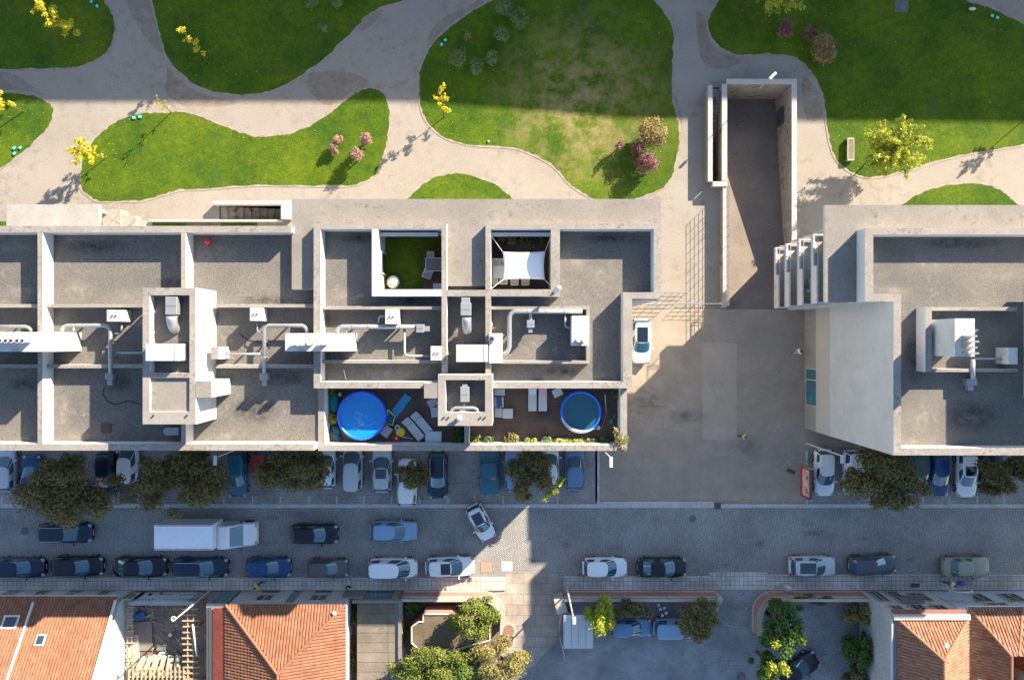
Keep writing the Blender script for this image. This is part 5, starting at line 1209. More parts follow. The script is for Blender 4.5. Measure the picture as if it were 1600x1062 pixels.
tree('broadleaf_tree',828,737,44,44,6.2,'round dark tree with a bright yellow sprig at its lower right',lf_dark,7200,.14,base=(826,724),lobes=22,group=gt,seed=19,extra=(lf_yg,[(866,766,3.4,.35),(872,755,3.6,.35),(858,772,3.2,.3),(852,780,3.1,.22),(878,748,3.6,.25)],260))
tree('broadleaf_tree',1386,745,72,50,7.2,'wide dark tree beside the blank white side wall of the right block',lf_dark,12000,.15,base=(1378,730),lobes=30,group=gt,seed=23)
tree('broadleaf_tree',1580,742,50,38,6.6,'dark tree cut by the right photo edge in the parking bays',lf_dark,7500,.15,base=(1576,728),lobes=22,group=gt,seed=29)
# court and garden
tree('garden_tree',941,961,27,32,4.6,'bright yellow-green tree beside the white carport',lf_yg,3000,.14,lobes=16,seed=31,extra=(lf_green,[(932,960,2.4,.7),(950,975,2.4,.7)],900))
tree('garden_shrub',990,950,38,20,3.4,'dark green shrub mass between the yellow-green tree and the court wall',lf_dark,3600,.13,lobes=16,seed=33,low=.1,cat='shrub')
tree('garden_tree',1092,966,37,40,5.0,'round dense dark tree at the right end of the walled court',lf_dark,8000,.12,lobes=30,seed=35,shape=.2)
tree('garden_tree',1219,978,40,50,5.2,'large mid-green shrub-like tree in the right courtyard with yellow tips',lf_green,7500,.14,lobes=26,seed=37,extra=(lf_yg,[(1250,995,4.6,.5),(1240,988,4.8,.4),(1212,1005,4.8,.45),(1255,1003,4.4,.35),(1205,1040,4.6,.4),(1228,1048,4.6,.45),(1222,1038,4.6,.35)],700))
tree('garden_tree',1200,1040,26,24,4.6,'lower green tree by the black askew car in the bottom right court',lf_green,2600,.14,lobes=12,seed=39,extra=(lf_yg,[(1215,1048,4.2,.4),(1200,1050,4.2,.3)],250))
tree('hedge_shrub',1343,960,28,20,2.8,'reddish-green shrub next to the grey flaking side wall',lf_olive,1900,.12,lobes=10,seed=41,low=.05,cat='shrub')
tree('hedge_shrub',1343,1010,28,34,3.2,'dark green shrub growing against the grey flaking side wall',lf_green,4200,.13,lobes=18,seed=43,low=.05,cat='shrub')
tree('hedge_shrub',1341,1052,26,20,3.0,'dark shrub at the bottom photo edge beside the flaking wall',lf_dark,2400,.13,lobes=12,seed=44,low=.05,cat='shrub')
tree('climbing_shrub',1270,936,40,8,2.1,'low climbing plant spilling over the right pink wall',lf_green,1200,.11,lobes=12,seed=45,low=.3,cat='shrub')
tree('garden_tree',745,965,45,34,4.8,'lime-green tree standing over the pavilion roof in the corner garden',lf_lime,8500,.105,base=(760,975),lobes=30,seed=47)
tree('garden_tree',676,1040,66,38,5.2,'wide yellow-green tree filling the bottom of the corner garden',lf_lime,14000,.105,lobes=30,seed=49,extra=(lf_green,[(640,1045,4,1.0),(700,1030,4,.9),(720,1050,4,.9)],1500))
tree('garden_tree',780,1032,46,36,5.0,'olive-grey tree at the bottom right of the corner garden',lf_olive,9000,.105,lobes=24,seed=51)
tree('garden_tree',733,1048,34,24,4.2,'green tree between the wide yellow-green tree and the olive-grey one',lf_green,4200,.11,lobes=16,seed=56)
tree('garden_shrub',742,1010,18,14,2.8,'small deep green bush between the three garden trees',lf_green,1400,.12,lobes=8,seed=53,cat='shrub',low=.1)
tree('garden_shrub',720,948,26,11,2.2,'green bushes behind the curved pink wall by the lime tree',lf_green,1500,.11,lobes=9,seed=52,cat='shrub',low=.1)
tree('garden_shrub',636,985,10,28,2.0,'dark foliage strip between the garage and the pavilion roof',lf_dark,1300,.11,lobes=9,seed=54,cat='shrub',low=.1)
tree('climbing_shrub',645,950,20,16,1.9,'dark ivy in the upper left corner of the corner garden',lf_green,1700,.11,lobes=10,seed=55,cat='shrub',low=.05)
tree('climbing_shrub',549,965,9,30,1.3,'weeds growing in the dark alley beside the garage',lf_green,1300,.11,lobes=10,seed=57,cat='shrub',low=.0)
tree('climbing_shrub',549,1025,9,34,1.3,'weeds at the bottom end of the dark alley',lf_dark,1200,.11,lobes=10,seed=58,cat='shrub',low=.0)
tree('climbing_shrub',890,946,8,9,1.6,'small climber at the gate pier above the carport',lf_green,350,.1,lobes=5,seed=59,cat='shrub',low=.1)
q = []
for k,(x,y) in enumerate(((1029,944),(1032,951),(1038,949),(1041,957),(1035,961))):
    a = W(x,y,1.0); m_ = MB(); m_.ball(a,(.16,.16,.14),8,5); q.append(tag(m_.build('white_flower', white_metal, smooth=True), 'one of five white blooms in the dark gap by the light blue car', 'flower', 'white blooms'))
# park saplings
def sapling(px, py, h, top, rcrown, leaf, label, n=500, branches=12, size=.13, low=.35, seed=1, clump=.28, tr=.045, cat='tree'):
    """px,py = foot of the trunk in the photo; top = lean of the tip in metres"""
    r = random.Random(seed); b = W(px,py); tp_ = b+Vector((top[0],top[1],h)); t = thing('young_tree', b, label, cat)
    m_ = MB(); m_.tube([b, b.lerp(tp_,.5)+Vector((r.uniform(-.08,.08),r.uniform(-.08,.08),0)), tp_], [tr,tr*.7,tr*.25], 6)
    clump *= 1.2; n = int(n*1.5); cl = []
    for i in range(branches):
        u = low+(1-low)*(i+.5)/branches; s = b.lerp(tp_,u); th = i*2.4+r.uniform(-.4,.4); L_ = rcrown*(1.05-.6*abs(u-.55))*r.uniform(.6,1.1)
        e = s+Vector((math.cos(th)*L_, math.sin(th)*L_, L_*r.uniform(.3,.8))); m_.tube([s, s.lerp(e,.5)+Vector((0,0,-.04)), e], [tr*.4,tr*.3,tr*.12], 4)
        k_ = max(2,int((e-s).length/(clump*1.1)))
        for j in range(k_):
            c = s.lerp(e,(j+.8)/k_); q = clump*r.uniform(.6,1.15); cl.append((c.x+r.uniform(-.1,.1),c.y+r.uniform(-.1,.1),c.z,q,q,q*.8))
    m_.build('trunk', bark, t, smooth=True); leafcloud('crown', cl, leaf, t, n, size, seed); return t
sapling(135,65,5.6,(-1.35,1.05),1.0,lf_yel,'bright yellow sapling leaning left on the top left lawn',620,14,seed=2,low=.22,clump=.26)
sapling(325,97,4.2,(-.75,1.5),.45,lf_yel,'thin yellow sapling on the second top lawn',170,8,seed=4,low=.2,clump=.2)
sapling(38,175,3.6,(-1.6,.7),.8,lf_yel,'yellow sapling at the left photo edge',330,9,seed=6,low=.35,clump=.24)
sapling(165,248,3.0,(-1.0,.1),1.15,lf_yel,'yellow sapling at the left tip of the long sunlit lawn',620,13,seed=7,low=.3,clump=.22)
sapling(694,184,4.4,(.0,1.5),.6,lf_yel,'slim yellow sapling at the left edge of the big lawn, casting a long thin shadow',230,9,seed=9,low=.25,clump=.2)
sapling(1000,-8,4.4,(-.3,-.3),.9,lf_yg,'yellow-green sapling tip at the top edge above the big lawn',260,9,seed=10,low=.35,clump=.25)
sapling(1195,8,4.6,(.3,.0),2.5,lf_yg,'spreading yellow-green tree cut by the top photo edge',4200,44,seed=13,low=.35,clump=.30,tr=.07,size=.11)
sapling(1357,250,4.4,(1.0,.3),2.6,lf_yg,'spreading bright yellow-green tree on the sunlit right lawn',8500,60,seed=14,low=.28,clump=.24,tr=.08,size=.105)
sapling(1584,201,3.6,(.75,1.3),.85,lf_pink,'thin tree with pink leaves at the right photo edge',240,9,seed=16,low=.45,clump=.2)
sapling(268,176,3.2,(.1,.1),.6,lf_yel,'tiny bare sapling on the path edge above the long lawn',24,7,seed=17,low=.3,clump=.1)
def bush(px, py, rpx, h, leaf, label, n=700, lobes=9, seed=1, size=.10, name='round_bush'):
    return tree(name,px,py,rpx*1.25,rpx*1.25,h,label,leaf,int(n*1.9),size,lobes=lobes,seed=seed,low=.1,cat='bush',shape=3)
bush(1020,206,21,2.6,lf_tan,'tan round bush at the lower right of the big lawn',1700,14,61,.11)
bush(997,233,11,2.0,lf_purp,'upper purple bush on the big lawn below the tan one',600,7,62)
bush(1012,257,17,2.0,lf_purp,'larger purple bush at the lower tip of the big lawn',1100,10,63)
bush(967,228,6,1.7,lf_purp,'very small purple bush left of the larger ones',160,5,64)
bush(522,232,8,1.2,lf_pink,'small pinkish bush on the long lawn, left one',260,5,65)
bush(529,218,7,1.3,lf_pink,'smallest pinkish bush just above its twin on the long lawn',220,5,66)
bush(571,217,9,2.2,lf_pink,'upper pinkish shrub at the right tip of the long lawn',380,6,67)
bush(560,241,10,2.2,lf_pink,'lower pinkish shrub at the right tip of the long lawn',420,7,68)
bush(1290,74,20,2.2,lf_tan,'tan round bush in the shaded upper right lawn',1600,14,69,.11)
bush(1224,45,14,1.6,lf_purp,'purple bush below the spreading tree at the top edge',520,8,70)
bush(1266,52,11,1.6,lf_purp,'purple-red bush with pale twigs left of the tan bush',360,7,71)
for k,(x,y,r_,l) in enumerate(((789,14,14,'at the top edge of the big lawn, left of a pair'),(811,28,14,'at the top edge of the big lawn, right of a pair'),(783,55,11,'in the middle of the big lawn shrubs, with lighter top'),(715,92,14,'leftmost of the lower three on the big lawn'),(744,103,12,'lowest on the big lawn'),(769,90,11,'right of the lowest one, faint among the grass'),(487,5,10,'at the top edge of the second lawn, left'),(527,3,9,'at the top edge of the second lawn, right'),(504,43,7,'alone in the second lawn'))):
    bush(x,y,r_,1.1,lf_sage,'dark sage shrub '+l,int(r_*r_*4.2),9,80+k,.085,'sage_shrub')
bush(732,56,7,.9,lf_tan,'little brownish shrub left of the lighter-topped one',170,5,95,.09)
# ------------------------------------------------------------------ potted plants, terraces
def pot(px, py, z, r, h, label, leaf=lf_green, pm=None, n=160):
    c = W(px,py,z); t = thing('potted_plant', c, label, 'potted plant')
    q = MB(); q.cyl(c, r*.5, .3, 14, r*.62); q.build('pot', pm or white_metal, t)
    q = MB(); q.cyl(c+Vector((0,0,.29)), r*.54, .02, 12); q.build('soil', soil, t)
    leafcloud('foliage', [(c.x,c.y,c.z+.3+h*.5,r,r,h*.5)], leaf, t, n, .11, int(px)); return t
pot(785,373,DK+.02,.32,.3,'red-potted small plant in the sail-shaded terrace corner',lf_dark,plain('red pot',(.4,.06,.05),.5),70)
pot(800,375.5,DK+.02,.42,.5,'white-potted plant under the window of the shaded terrace',lf_lime)
pot(820,374,DK+.02,.42,.5,'green plant, left of the central pair on the shaded terrace',lf_green,darkm)
pot(828,376,DK+.02,.45,.6,'green plant, right of the central pair on the shaded terrace',lf_green,darkm)
pot(851,373.5,DK+.02,.45,.5,'green plant in the right corner of the shaded terrace',lf_green,cream_m)
for x,y,r_,lf,l in ((519,611,.4,lf_lime,'above the teal covered tub in the corner of the left terrace'),(520,653,.4,lf_yg,'left of the big blue pool'),(715,671,.45,lf_green,'near the divider on the left terrace, upper'),(717,685,.5,lf_green,'near the divider on the left terrace, lower'),
    (740,686,.5,lf_lime,'right of the terrace divider'),(764,688,.4,lf_sage,'dull green, second along the street parapet'),(800,686,.6,lf_olive,'spiky olive, third along the street parapet'),(854,688,.4,lf_sage,'grey-green, between the yellow balls and the hedge box'),
    (944,687,.4,lf_green,'low green, right of the sunlit deck patch'),(964,612,.5,lf_lime,'in the upper right corner of the right terrace')):
    pot(x,y,DT+.02,r_,r_*.9,'potted plant '+l,lf,darkm if y > 660 else white_metal,int(r_*500))
for x,l in ((824,'left'),(834.5,'right')):
    c = W(x,688,DT+.4); q = MB(); q.cyl(c-Vector((0,0,.36)),.14,.25,10); o = q.build('ball_plant', white_metal); tag(o,f'{l} of two bright yellow ball-shaped plants by the street parapet','potted plant'); leafcloud('foliage',[(c.x,c.y,c.z,.23,.23,.2)],lf_yg,o,240,.07,int(x))
for x0,x1,lf,l in ((870,888,lf_yg,'dense yellow-green planter box below the round pool'),(897,907,lf_yg,'short yellow planter box at the sunlit deck patch'),(917,929,lf_lime,'small flowering planter box right of the sunlit patch')):
    a, b = W(x0,688,DT+.02), W(x1,688,DT+.02); q = MB(); q.wbox(a.x,a.y-.2,b.x,a.y+.2,DT+.02,DT+.35); o = q.build('planter_box', cream_m); tag(o,l,'planter')
    leafcloud('foliage',[(a.x+(b.x-a.x)*k/3,a.y,DT+.5,.22,.2,.2) for k in range(4)],lf,o,170,.09,int(x0))
c = W(969,688,TZ2); t = thing('climbing_plant', W(966,690,DT+.02), 'straggly yellowish plant spilling over the parapet corner', 'plant')
q = MB(); q.cyl(W(966,690,DT+.02),.25,.4,12); q.build('pot', white_metal, t); leafcloud('foliage',[(c.x,c.y,TZ2+.1,.45,.5,.3),(c.x+.2,c.y-.5,TZ2+.05,.3,.35,.2),(c.x-.3,c.y+.7,TZ2,.3,.3,.3),(c.x+.4,c.y+.1,TZ2,.3,.3,.2)],lf_olive,t,330,.1,5)
def pool(px, py, z, r, h, wl, label, rim, water, ell=1.0, rim2=None):
    c = W(px,py,z+h); c.z = z; t = thing('paddling_pool', c, label, 'pool')
    n = 48; q = MB(); v = []
    for rad, zz in ((r*.97,0),(r*1.02,h*.5),(r,h*.85),(r*.965,h),(r*.90,h*.95),(r*.87,h*.8),(r*.87,h*.55)):
        v += [(c.x+rad*math.cos(2*math.pi*i/n), c.y+rad*ell*math.sin(2*math.pi*i/n), z+zz) for i in range(n)]
    q.add(v, [(k*n+i,k*n+(i+1)%n,(k+1)*n+(i+1)%n,(k+1)*n+i) for k in range(6) for i in range(n)]); q.build('wall', rim, t, smooth=True)
    q = MB(); q.add([(c.x+r*.875*math.cos(2*math.pi*i/n), c.y+r*.875*ell*math.sin(2*math.pi*i/n), z+wl) for i in range(n)], [tuple(range(n))]); q.build('water', water, t)
    return t, c
t, c = pool(564.5,649.6,DT+.02,1.83,.9,.72,'big round bright blue pool on the left roof terrace',blue_m,blue_w)
q = MB(); rg = random.Random(4)
for k in range(7):
    x, y = rg.uniform(-.9,.5), rg.uniform(-.9,.7); pts = [(c.x+x,c.y+y,DT+.745)]
    for j in range(4): x += rg.uniform(-.3,.45); y += rg.uniform(-.35,.3); pts.append((c.x+x,c.y+y,DT+.745))
    q.tube(pts, .012, 4)
q.build('floating_line', plain('pale blue fold',(.25,.5,.8),.4), t)
q = MB()
for dx in (-.25,.25): q.tube([(c.x-1.0+dx,c.y+1.35+dx*.4,DT+.03),(c.x-1.0+dx,c.y+1.35+dx*.4,DT+1.2),(c.x-.85+dx,c.y+1.1+dx*.4,DT+1.0)],.03,5)
o = q.build('ladder', darkm, t)
t, c = pool(908,643.6,DT+.02,1.52,.8,.6,'round pool with teal water and a white front rim on the right roof terrace',blue_m,teal_w,1.02)
q = MB(); n = 14; v = []
for i in range(n+1):
    a = R(195+i*115/n); wd_ = .19*math.sin(math.pi*min(1,max(.05,i/n)))
    v += [(c.x+(1.47-wd_)*math.cos(a), c.y+(1.49-wd_)*math.sin(a), DT+.83), (c.x+1.54*math.cos(a), c.y+1.56*math.sin(a), DT+.80)]
q.add(v, [(2*i,2*i+1,2*i+3,2*i+2) for i in range(n)]); q.build('folded_rim', white_metal, t)
q = MB(); q.tube([(c.x+1.6,c.y-1.2,DT+.2),(c.x+1.9,c.y-.2,DT+.6),(c.x+1.75,c.y+1.3,DT+1.0)],.02,4); q.build('hose', steel, t)
def lounger(px, py, a, label, mat=None, L_=1.9, w_=.62, z=DT+.03, fold=.35, group=None, head=None):
    c = W(px,py,z+.35); c.z = z; M = Matrix.Translation(c) @ Matrix.Rotation(a,4,'Z'); t = thing('sun_lounger', c, label, 'sun lounger', group)
    def bx(x0,y0,x1,y1,z0,z1,dz=0): 
        q = MB(); v = [M @ Vector(p) for p in ((x0,y0,z0),(x1,y0,z0+dz),(x1,y1,z0+dz),(x0,y1,z0),(x0,y0,z1),(x1,y0,z1+dz),(x1,y1,z1+dz),(x0,y1,z1))]
        q.add(v, [(0,3,2,1),(4,5,6,7),(0,1,5,4),(1,2,6,5),(2,3,7,6),(3,0,4,7)]); return q
    bx(-L_/2,-w_/2,L_/2-.55,w_/2,.28,.36).build('seat', mat or white_metal, t); bx(L_/2-.53,-w_/2,L_/2,w_/2,.28,.36,fold).build('backrest', mat or white_metal, t)
    for x in (-L_/2+.1,L_/2-.5):
        for y in (-w_/2+.04,w_/2-.1): bx(x,y,x+.06,y+.06,0,.28).build('leg', steel, t)
    if head: bx(L_/2-.7,-w_/2+.05,L_/2-.2,w_/2-.05,.5,.56,.1).build('towel', head, t)
    return t
lounger(646,670,R(130),'white lounger on the left terrace, left of the slanted pair',group='loungers on the terraces')
lounger(659,661,R(130),'white lounger on the left terrace, right of the slanted pair',group='loungers on the terraces')
lounger(832,622,R(90),'white lounger with pale cushion against the wall, left of an upright pair',group='loungers on the terraces',head=plain('cushion',(.55,.57,.6),.8))
lounger(848,622,R(90),'white lounger with a pink towel against the wall, right of an upright pair',group='loungers on the terraces',head=plain('pink towel',(.62,.28,.42),.8))
def item(name, px, py, s, a, mat, label, cat, z=DT+.03, b=.02, zt=None):
    c = W(px,py,z+s[2]); c.z = z; q = MB(); q.rbox(c, s[0], s[1], s[2], a); return tag(q.build(name, mat, bevel=b), label, cat)
mat_b = plain('blue foam mat',(.03,.27,.50),.6)
item('pool_mat',626,633.5,(1.9,.62,.06),R(53),mat_b,'long blue foam mat lying diagonally on the terrace deck','mat')
yf = thing('net_cot', W(609,652,DT+.03), 'small yellow-framed net cot right of the big blue pool', 'cot')
a_ = [W(x,y,DT+.3) for x,y in ((606,640),(617.5,650),(613,664),(603,661))]
q = MB(); q.tube(a_+[a_[0]], .05, 6); q.build('frame', plain('yellow plastic',(.62,.62,.08),.4), yf); q = MB(); q.add([p-Vector((0,0,.06)) for p in a_],[(0,1,2,3)]); q.build('net', plain('dark blue net',(.02,.08,.17),.7), yf)
q = MB(); [q.tube([p, p-Vector((0,0,.28))],.03,5) for p in a_]; q.build('legs', darkm, yf)
tb = thing('side_table', W(604,674,DT+.03), 'grey rotated side table below the blue pool', 'table')
c = W(604,674,DT+.5); q = MB(); q.rbox((c.x,c.y,DT+.45),.8,.62,.05,R(52)); q.build('table_top', plain('grey plastic',(.30,.28,.29),.5), tb)
for dx,dy in ((.3,.1),(-.3,-.1),(.1,.35),(-.1,-.35)): q = MB(); q.cyl((c.x+dx,c.y+dy,DT+.03),.03,.42,6); q.build('leg', darkm, tb)
t = thing('swim_ring', W(621,668,DT+.03), 'black and white swim ring on the left terrace', 'swim ring')
c = W(621,668,DT+.2)
def torus(q, c, r, r2, a0=0, a1=360, n=20): q.tube([(c[0]+r*math.cos(R(a0+(a1-a0)*i/n)), c[1]+r*math.sin(R(a0+(a1-a0)*i/n)), c[2]) for i in range(n+1)], r2, 8)
q = MB(); torus(q,c,.16,.075); q.build('ring', white_metal, t, smooth=True); q = MB(); q.cyl((c.x,c.y,c.z-.05),.1,.06,10); q.build('hub', black, t)
c = W(625.5,675,DT+.1); q = MB(); q.cyl((c.x,c.y,DT+.03),.37,.16,20,.33); q.cyl((c.x-.05,c.y+.05,DT+.19),.16,.12,12); tag(q.build('toy_tub', plain('yellow toy',(.75,.60,.02),.4)),'round yellow plastic toy on the left terrace','toy')
rc = thing('toy_crate', W(619,685,DT+.03), 'red open plastic crate by the street parapet', 'crate'); rp = plain('red plastic',(.55,.04,.02),.4)
c = W(619,685,DT+.3); q = MB()
for a in ((-.28,-.2,.28,-.16),(-.28,.16,.28,.2),(-.28,-.16,-.24,.16),(.24,-.16,.28,.16)): q.wbox(c.x+a[0],c.y+a[1],c.x+a[2],c.y+a[3],DT+.03,DT+.32)
q.build('side', rp, rc); q = MB(); q.wbox(c.x-.24,c.y-.16,c.x+.24,c.y+.16,DT+.03,DT+.08); q.build('bottom', rp, rc); q = MB(); q.ball((c.x,c.y,DT+.2),.12,8,5); q.build('toy', white_metal, rc)
q = MB(); q.tube([W(627,682,DT+.35),W(644,685,DT+.35)],.03,5); tag(q.build('pole', steel),'short grey pole leaning on the red crate','pole')
sb = thing('storage_box', W(677,683,DT+.03), 'pale blue-grey storage box with curved lid by the street parapet', 'storage box')
c = W(677,683,DT+.7); lb = plain('pale box plastic',(.42,.52,.54),.45); q = MB(); q.wbox(c.x-.58,c.y-.4,c.x+.58,c.y+.4,DT+.03,DT+.55); q.build('body', lb, sb)
q = MB(); n = 8; v = []
for i in range(n+1): a = math.pi*i/n; v += [(c.x-.6,c.y-.42*math.cos(a),DT+.55+.14*math.sin(a)),(c.x+.6,c.y-.42*math.cos(a),DT+.55+.14*math.sin(a))]
q.add(v,[(2*i,2*i+1,2*i+3,2*i+2) for i in range(n)]+[tuple(range(0,2*n+2,2)),tuple(range(1,2*n+2,2))[::-1]]); q.build('lid', lb, sb)
item('folded_lounger',678.5,644,(.5,.75,.3),.12,white_metal,'white folded lounger beside the small tower, lower one','sun lounger')
item('towel_pile',676,629,(.75,.6,.22),.5,surf('printed towel',(.45,.52,.62),(.6,.35,.35),3,3),'pile of patterned white and blue towels beside the small tower','towels')
item('side_box',687.5,625,(.35,.25,.4),0,darkm,'small dark box beside the small tower','box')
tc = thing('covered_tub', W(521,630,DT+.03), 'teal covered tub in the left corner of the left terrace', 'tub'); tm = surf('teal cover',(.01,.17,.19),(.01,.11,.13),2,4,bmp=.6)
c = W(520,630,DT+.6); q = MB(); q.ball((c.x,c.y,DT+.3),(.42,.72,.32),16,8); q.build('cover', tm, tc, smooth=True); q = MB(); q.wbox(c.x-.3,c.y-.5,c.x+.3,c.y+.5,DT+.03,DT+.3); q.build('base', darkm, tc)
q = MB(); c = W(523,677,DT+.2); [q.ball((c.x+rng.uniform(-.25,.25),c.y+rng.uniform(-.4,.4),DT+.15),(.3,.3,.2),10,6) for _ in range(7)]; tag(q.build('tarpaulin', surf('dark blue tarp',(.02,.06,.09),(.03,.09,.12),3,5,bmp=.7), smooth=True),'crumpled dark blue tarpaulin in the lower left terrace corner','tarpaulin')
q = MB(); c = W(530.5,616,DT+.5); q.ball((c.x,c.y,DT+.3),(.2,.2,.22),12,8); tag(q.build('pump', steel, smooth=True),'round metallic pool pump at the top left of the big blue pool','pump')
item('lounge_chair',780.5,612.5,(.78,.5,.5),0,white_metal,'white terrace armchair right of the small tower, top of three','armchair')
t = item('lounge_chair',779.5,628,(.7,.75,.35),0,white_metal,'white terrace seat with a dark blue towel thrown over it','armchair')
c = W(780,628,DT+.42); q = MB(); q.rbox((c.x,c.y,DT+.385),.4,.7,.05,.1); q.build('towel', plain('blue towel',(.05,.10,.22),.8), t)
item('lounge_chair',779,644.5,(.6,.68,.3),0,white_metal,'white pouf seat, left of a touching pair','pouf')
item('lounge_chair',793.5,646,(.75,.72,.42),0,white_metal,'white pouf seat, right of a touching pair','pouf')
q = MB(); c = W(847.5,644,DT+.3); q.cyl((c.x,c.y,DT+.03),.36,.32,20); tag(q.build('pouf', plain('dark pouf',(.015,.02,.03),.7), bevel=.04),'round dark pouf at the foot of the pink-towel lounger','pouf')
item('lounge_chair',871,613,(.72,.6,.4),.45,white_metal,'white rotated seat left of the teal pool','armchair')
q = MB(); c = W(955,659,DT+.3); q.ball((c.x,c.y,DT+.14),(.16,.16,.12),8,5); q.tube([(c.x,c.y,DT+.2),(c.x+.3,c.y+.5,DT+.3)],.03,5); tag(q.build('watering_can', plain('teal can',(.03,.25,.25),.4)),'teal watering can near the right parapet of the terrace','watering can')
q = MB(); c = W(935,668,DT+.3); q.cyl((c.x,c.y,DT+.03),.16,.3,12); q.tube([(c.x,c.y,DT+.3),(c.x-.35,c.y-.1,DT+.4)],.04,6); tag(q.build('filter_pump', plain('pale teal pump',(.35,.5,.5),.4)),'pale filter pump at the lower right of the teal pool','pump')
# turf terrace
lt = thing('lounge_table', W(680,413,DK+.1), 'dark grey rectangular table at the right side of the turf terrace', 'table')
a, b = W(665.5,423,DK+.75), W(694,403.5,DK+.75); q = MB(); q.wbox(a.x,a.y,b.x,b.y,DK+.7,DK+.75); q.build('table_top', plain('charcoal table',(.10,.10,.105),.4), lt)
q = MB(); q.wbox(a.x-.04,a.y-.04,a.x,b.y+.04,DK+.68,DK+.76); q.wbox(a.x,b.y,b.x,b.y+.04,DK+.68,DK+.76); q.wbox(a.x,a.y-.04,b.x,a.y,DK+.68,DK+.76); q.build('frame', white_metal, lt)
for x,y in ((a.x+.1,a.y+.1),(a.x+.1,b.y-.1),(b.x-.1,a.y+.1),(b.x-.1,b.y-.1)): q = MB(); q.cyl((x,y,DK+.06),.04,.62,6); q.build('leg', darkm, lt)
def chair(px, py, a, label, z, mat, group=None, w_=.5):
    c = W(px,py,z+.45); c.z = z; M = Matrix.Translation(c) @ Matrix.Rotation(a,4,'Z'); t = thing('chair', c, label, 'chair', group)
    def bx(x0,y0,x1,y1,z0,z1,nm,mt):
        q = MB(); q.add([M @ Vector(p) for p in ((x0,y0,z0),(x1,y0,z0),(x1,y1,z0),(x0,y1,z0),(x0,y0,z1),(x1,y0,z1),(x1,y1,z1),(x0,y1,z1))],[(0,3,2,1),(4,5,6,7),(0,1,5,4),(1,2,6,5),(2,3,7,6),(3,0,4,7)]); q.build(nm, mt, t, bevel=.015)
    h = w_/2; bx(-h,-h,h,h,.40,.46,'seat',mat); bx(-h,h-.06,h,h+.02,.46,.85,'backrest',mat)
    for s in (-1,1): bx(s*h-.03,-h,s*h+.03,h,.62,.66,'armrest',mat)
    for x in (-h+.03,h-.07):
        for y in (-h+.03,h-.07): bx(x,y,x+.04,y+.04,0,.4,'leg',steel)
    return t
gy = plain('grey chair fabric',(.30,.29,.28),.7); crm = plain('cream wicker',(.62,.56,.47),.7)
chair(673,399,0,'grey chair above the dark table on the turf terrace',DK+.06,gy); chair(668.5,428,R(160),'grey turned-out chair below the dark table on the turf terrace',DK+.06,gy,None,.65); chair(684,449,R(180),'white seat at the bottom edge of the turf terrace',DK+.06,white_metal,None,.6)
t = thing('hanging_chair', W(613,441,DK+.1), 'round cream wicker armchair in the corner of the turf terrace', 'armchair')
c = W(613.5,440,DK+.7); q = MB(); q.ball((c.x,c.y,DK+.45),(.48,.5,.35),18,9); q.build('shell', crm, t, smooth=True); q = MB(); q.ball((c.x+.1,c.y+.05,DK+.68),(.36,.4,.16),14,7); q.build('cushion', plain('cream cushion',(.70,.66,.58),.8), t, smooth=True)
q = MB(); torus(q,(c.x+.12,c.y,DK+.1),.56,.022); q.tube([(c.x-.45,c.y-.4,DK+.1),(c.x-.35,c.y-.2,DK+1.2)],.025,5); q.build('stand', darkm, t)
# shade sail terrace
t = thing('shade_sail', W(818,415,13.9), 'white shade sail stretched over the small roof terrace', 'shade sail')
cr_ = [W(785.5,393.5,13.9),W(852,392.5,13.7),W(851.5,437,13.9),W(786,437,13.6)]; n = 12; v = []
def lerp2(u, v_): return cr_[0]*(1-u)*(1-v_)+cr_[1]*u*(1-v_)+cr_[2]*u*v_+cr_[3]*(1-u)*v_
for i in range(n+1):
    for j in range(n+1):
        u, k = i/n, j/n; uu = u+(.5-u)*.06*math.sin(math.pi*k); kk = k+(.5-k)*.06*math.sin(math.pi*u); p = lerp2(uu,kk); p.z -= .16*math.sin(math.pi*u)*math.sin(math.pi*k); v.append(p)
q = MB(); q.add(v, [(i*(n+1)+j,(i+1)*(n+1)+j,(i+1)*(n+1)+j+1,i*(n+1)+j+1) for i in range(n) for j in range(n)]); o = q.build('cloth', plain('sail cloth',(.72,.73,.75),.8,var=.02), t, smooth=True); so = o.modifiers.new('thick','SOLIDIFY'); so.thickness = .012
for a, b in ((cr_[0],(767.5,368,14.4)),(cr_[1],(860.5,370,14.4)),(cr_[2],(860.5,447,14.4)),(cr_[3],(767.5,451,14.4))): q = MB(); q.tube([a, W(*b)],.025,5); q.build('rope', white_metal, t)
dt = thing('dining_table', W(777,424,DK+.02), 'pale grey long dining table partly under the shade sail', 'table')
a, b = W(766.5,434.5,DK+.75), W(812,415,DK+.75); q = MB(); q.wbox(max(a.x,xc+.05),a.y,b.x,b.y,DK+.7,DK+.75); q.build('table_top', plain('pale table',(.48,.49,.49),.5), dt)
for x,y in ((a.x+.3,a.y+.1),(a.x+.3,b.y-.1),(b.x-.1,a.y+.1),(b.x-.1,b.y-.1)): q = MB(); q.cyl((x,y,DK+.02),.04,.68,6); q.build('leg', steel, dt)
for x,y,a_,l in ((775,410.5,0,'above the dining table, left one'),(788,410.5,0,'above the dining table at the sail edge'),(772,438.5,180,'below the dining table, at the wall'),(787,438.5,180,'below the dining table, second from the wall'),(804,440,180,'just below the sail edge, left of the pair'),(821,440,180,'just below the sail edge, right of the pair')):
    chair(x,y,R(a_),'cream chair '+l,DK+.02,crm,'cream terrace chairs',.55)
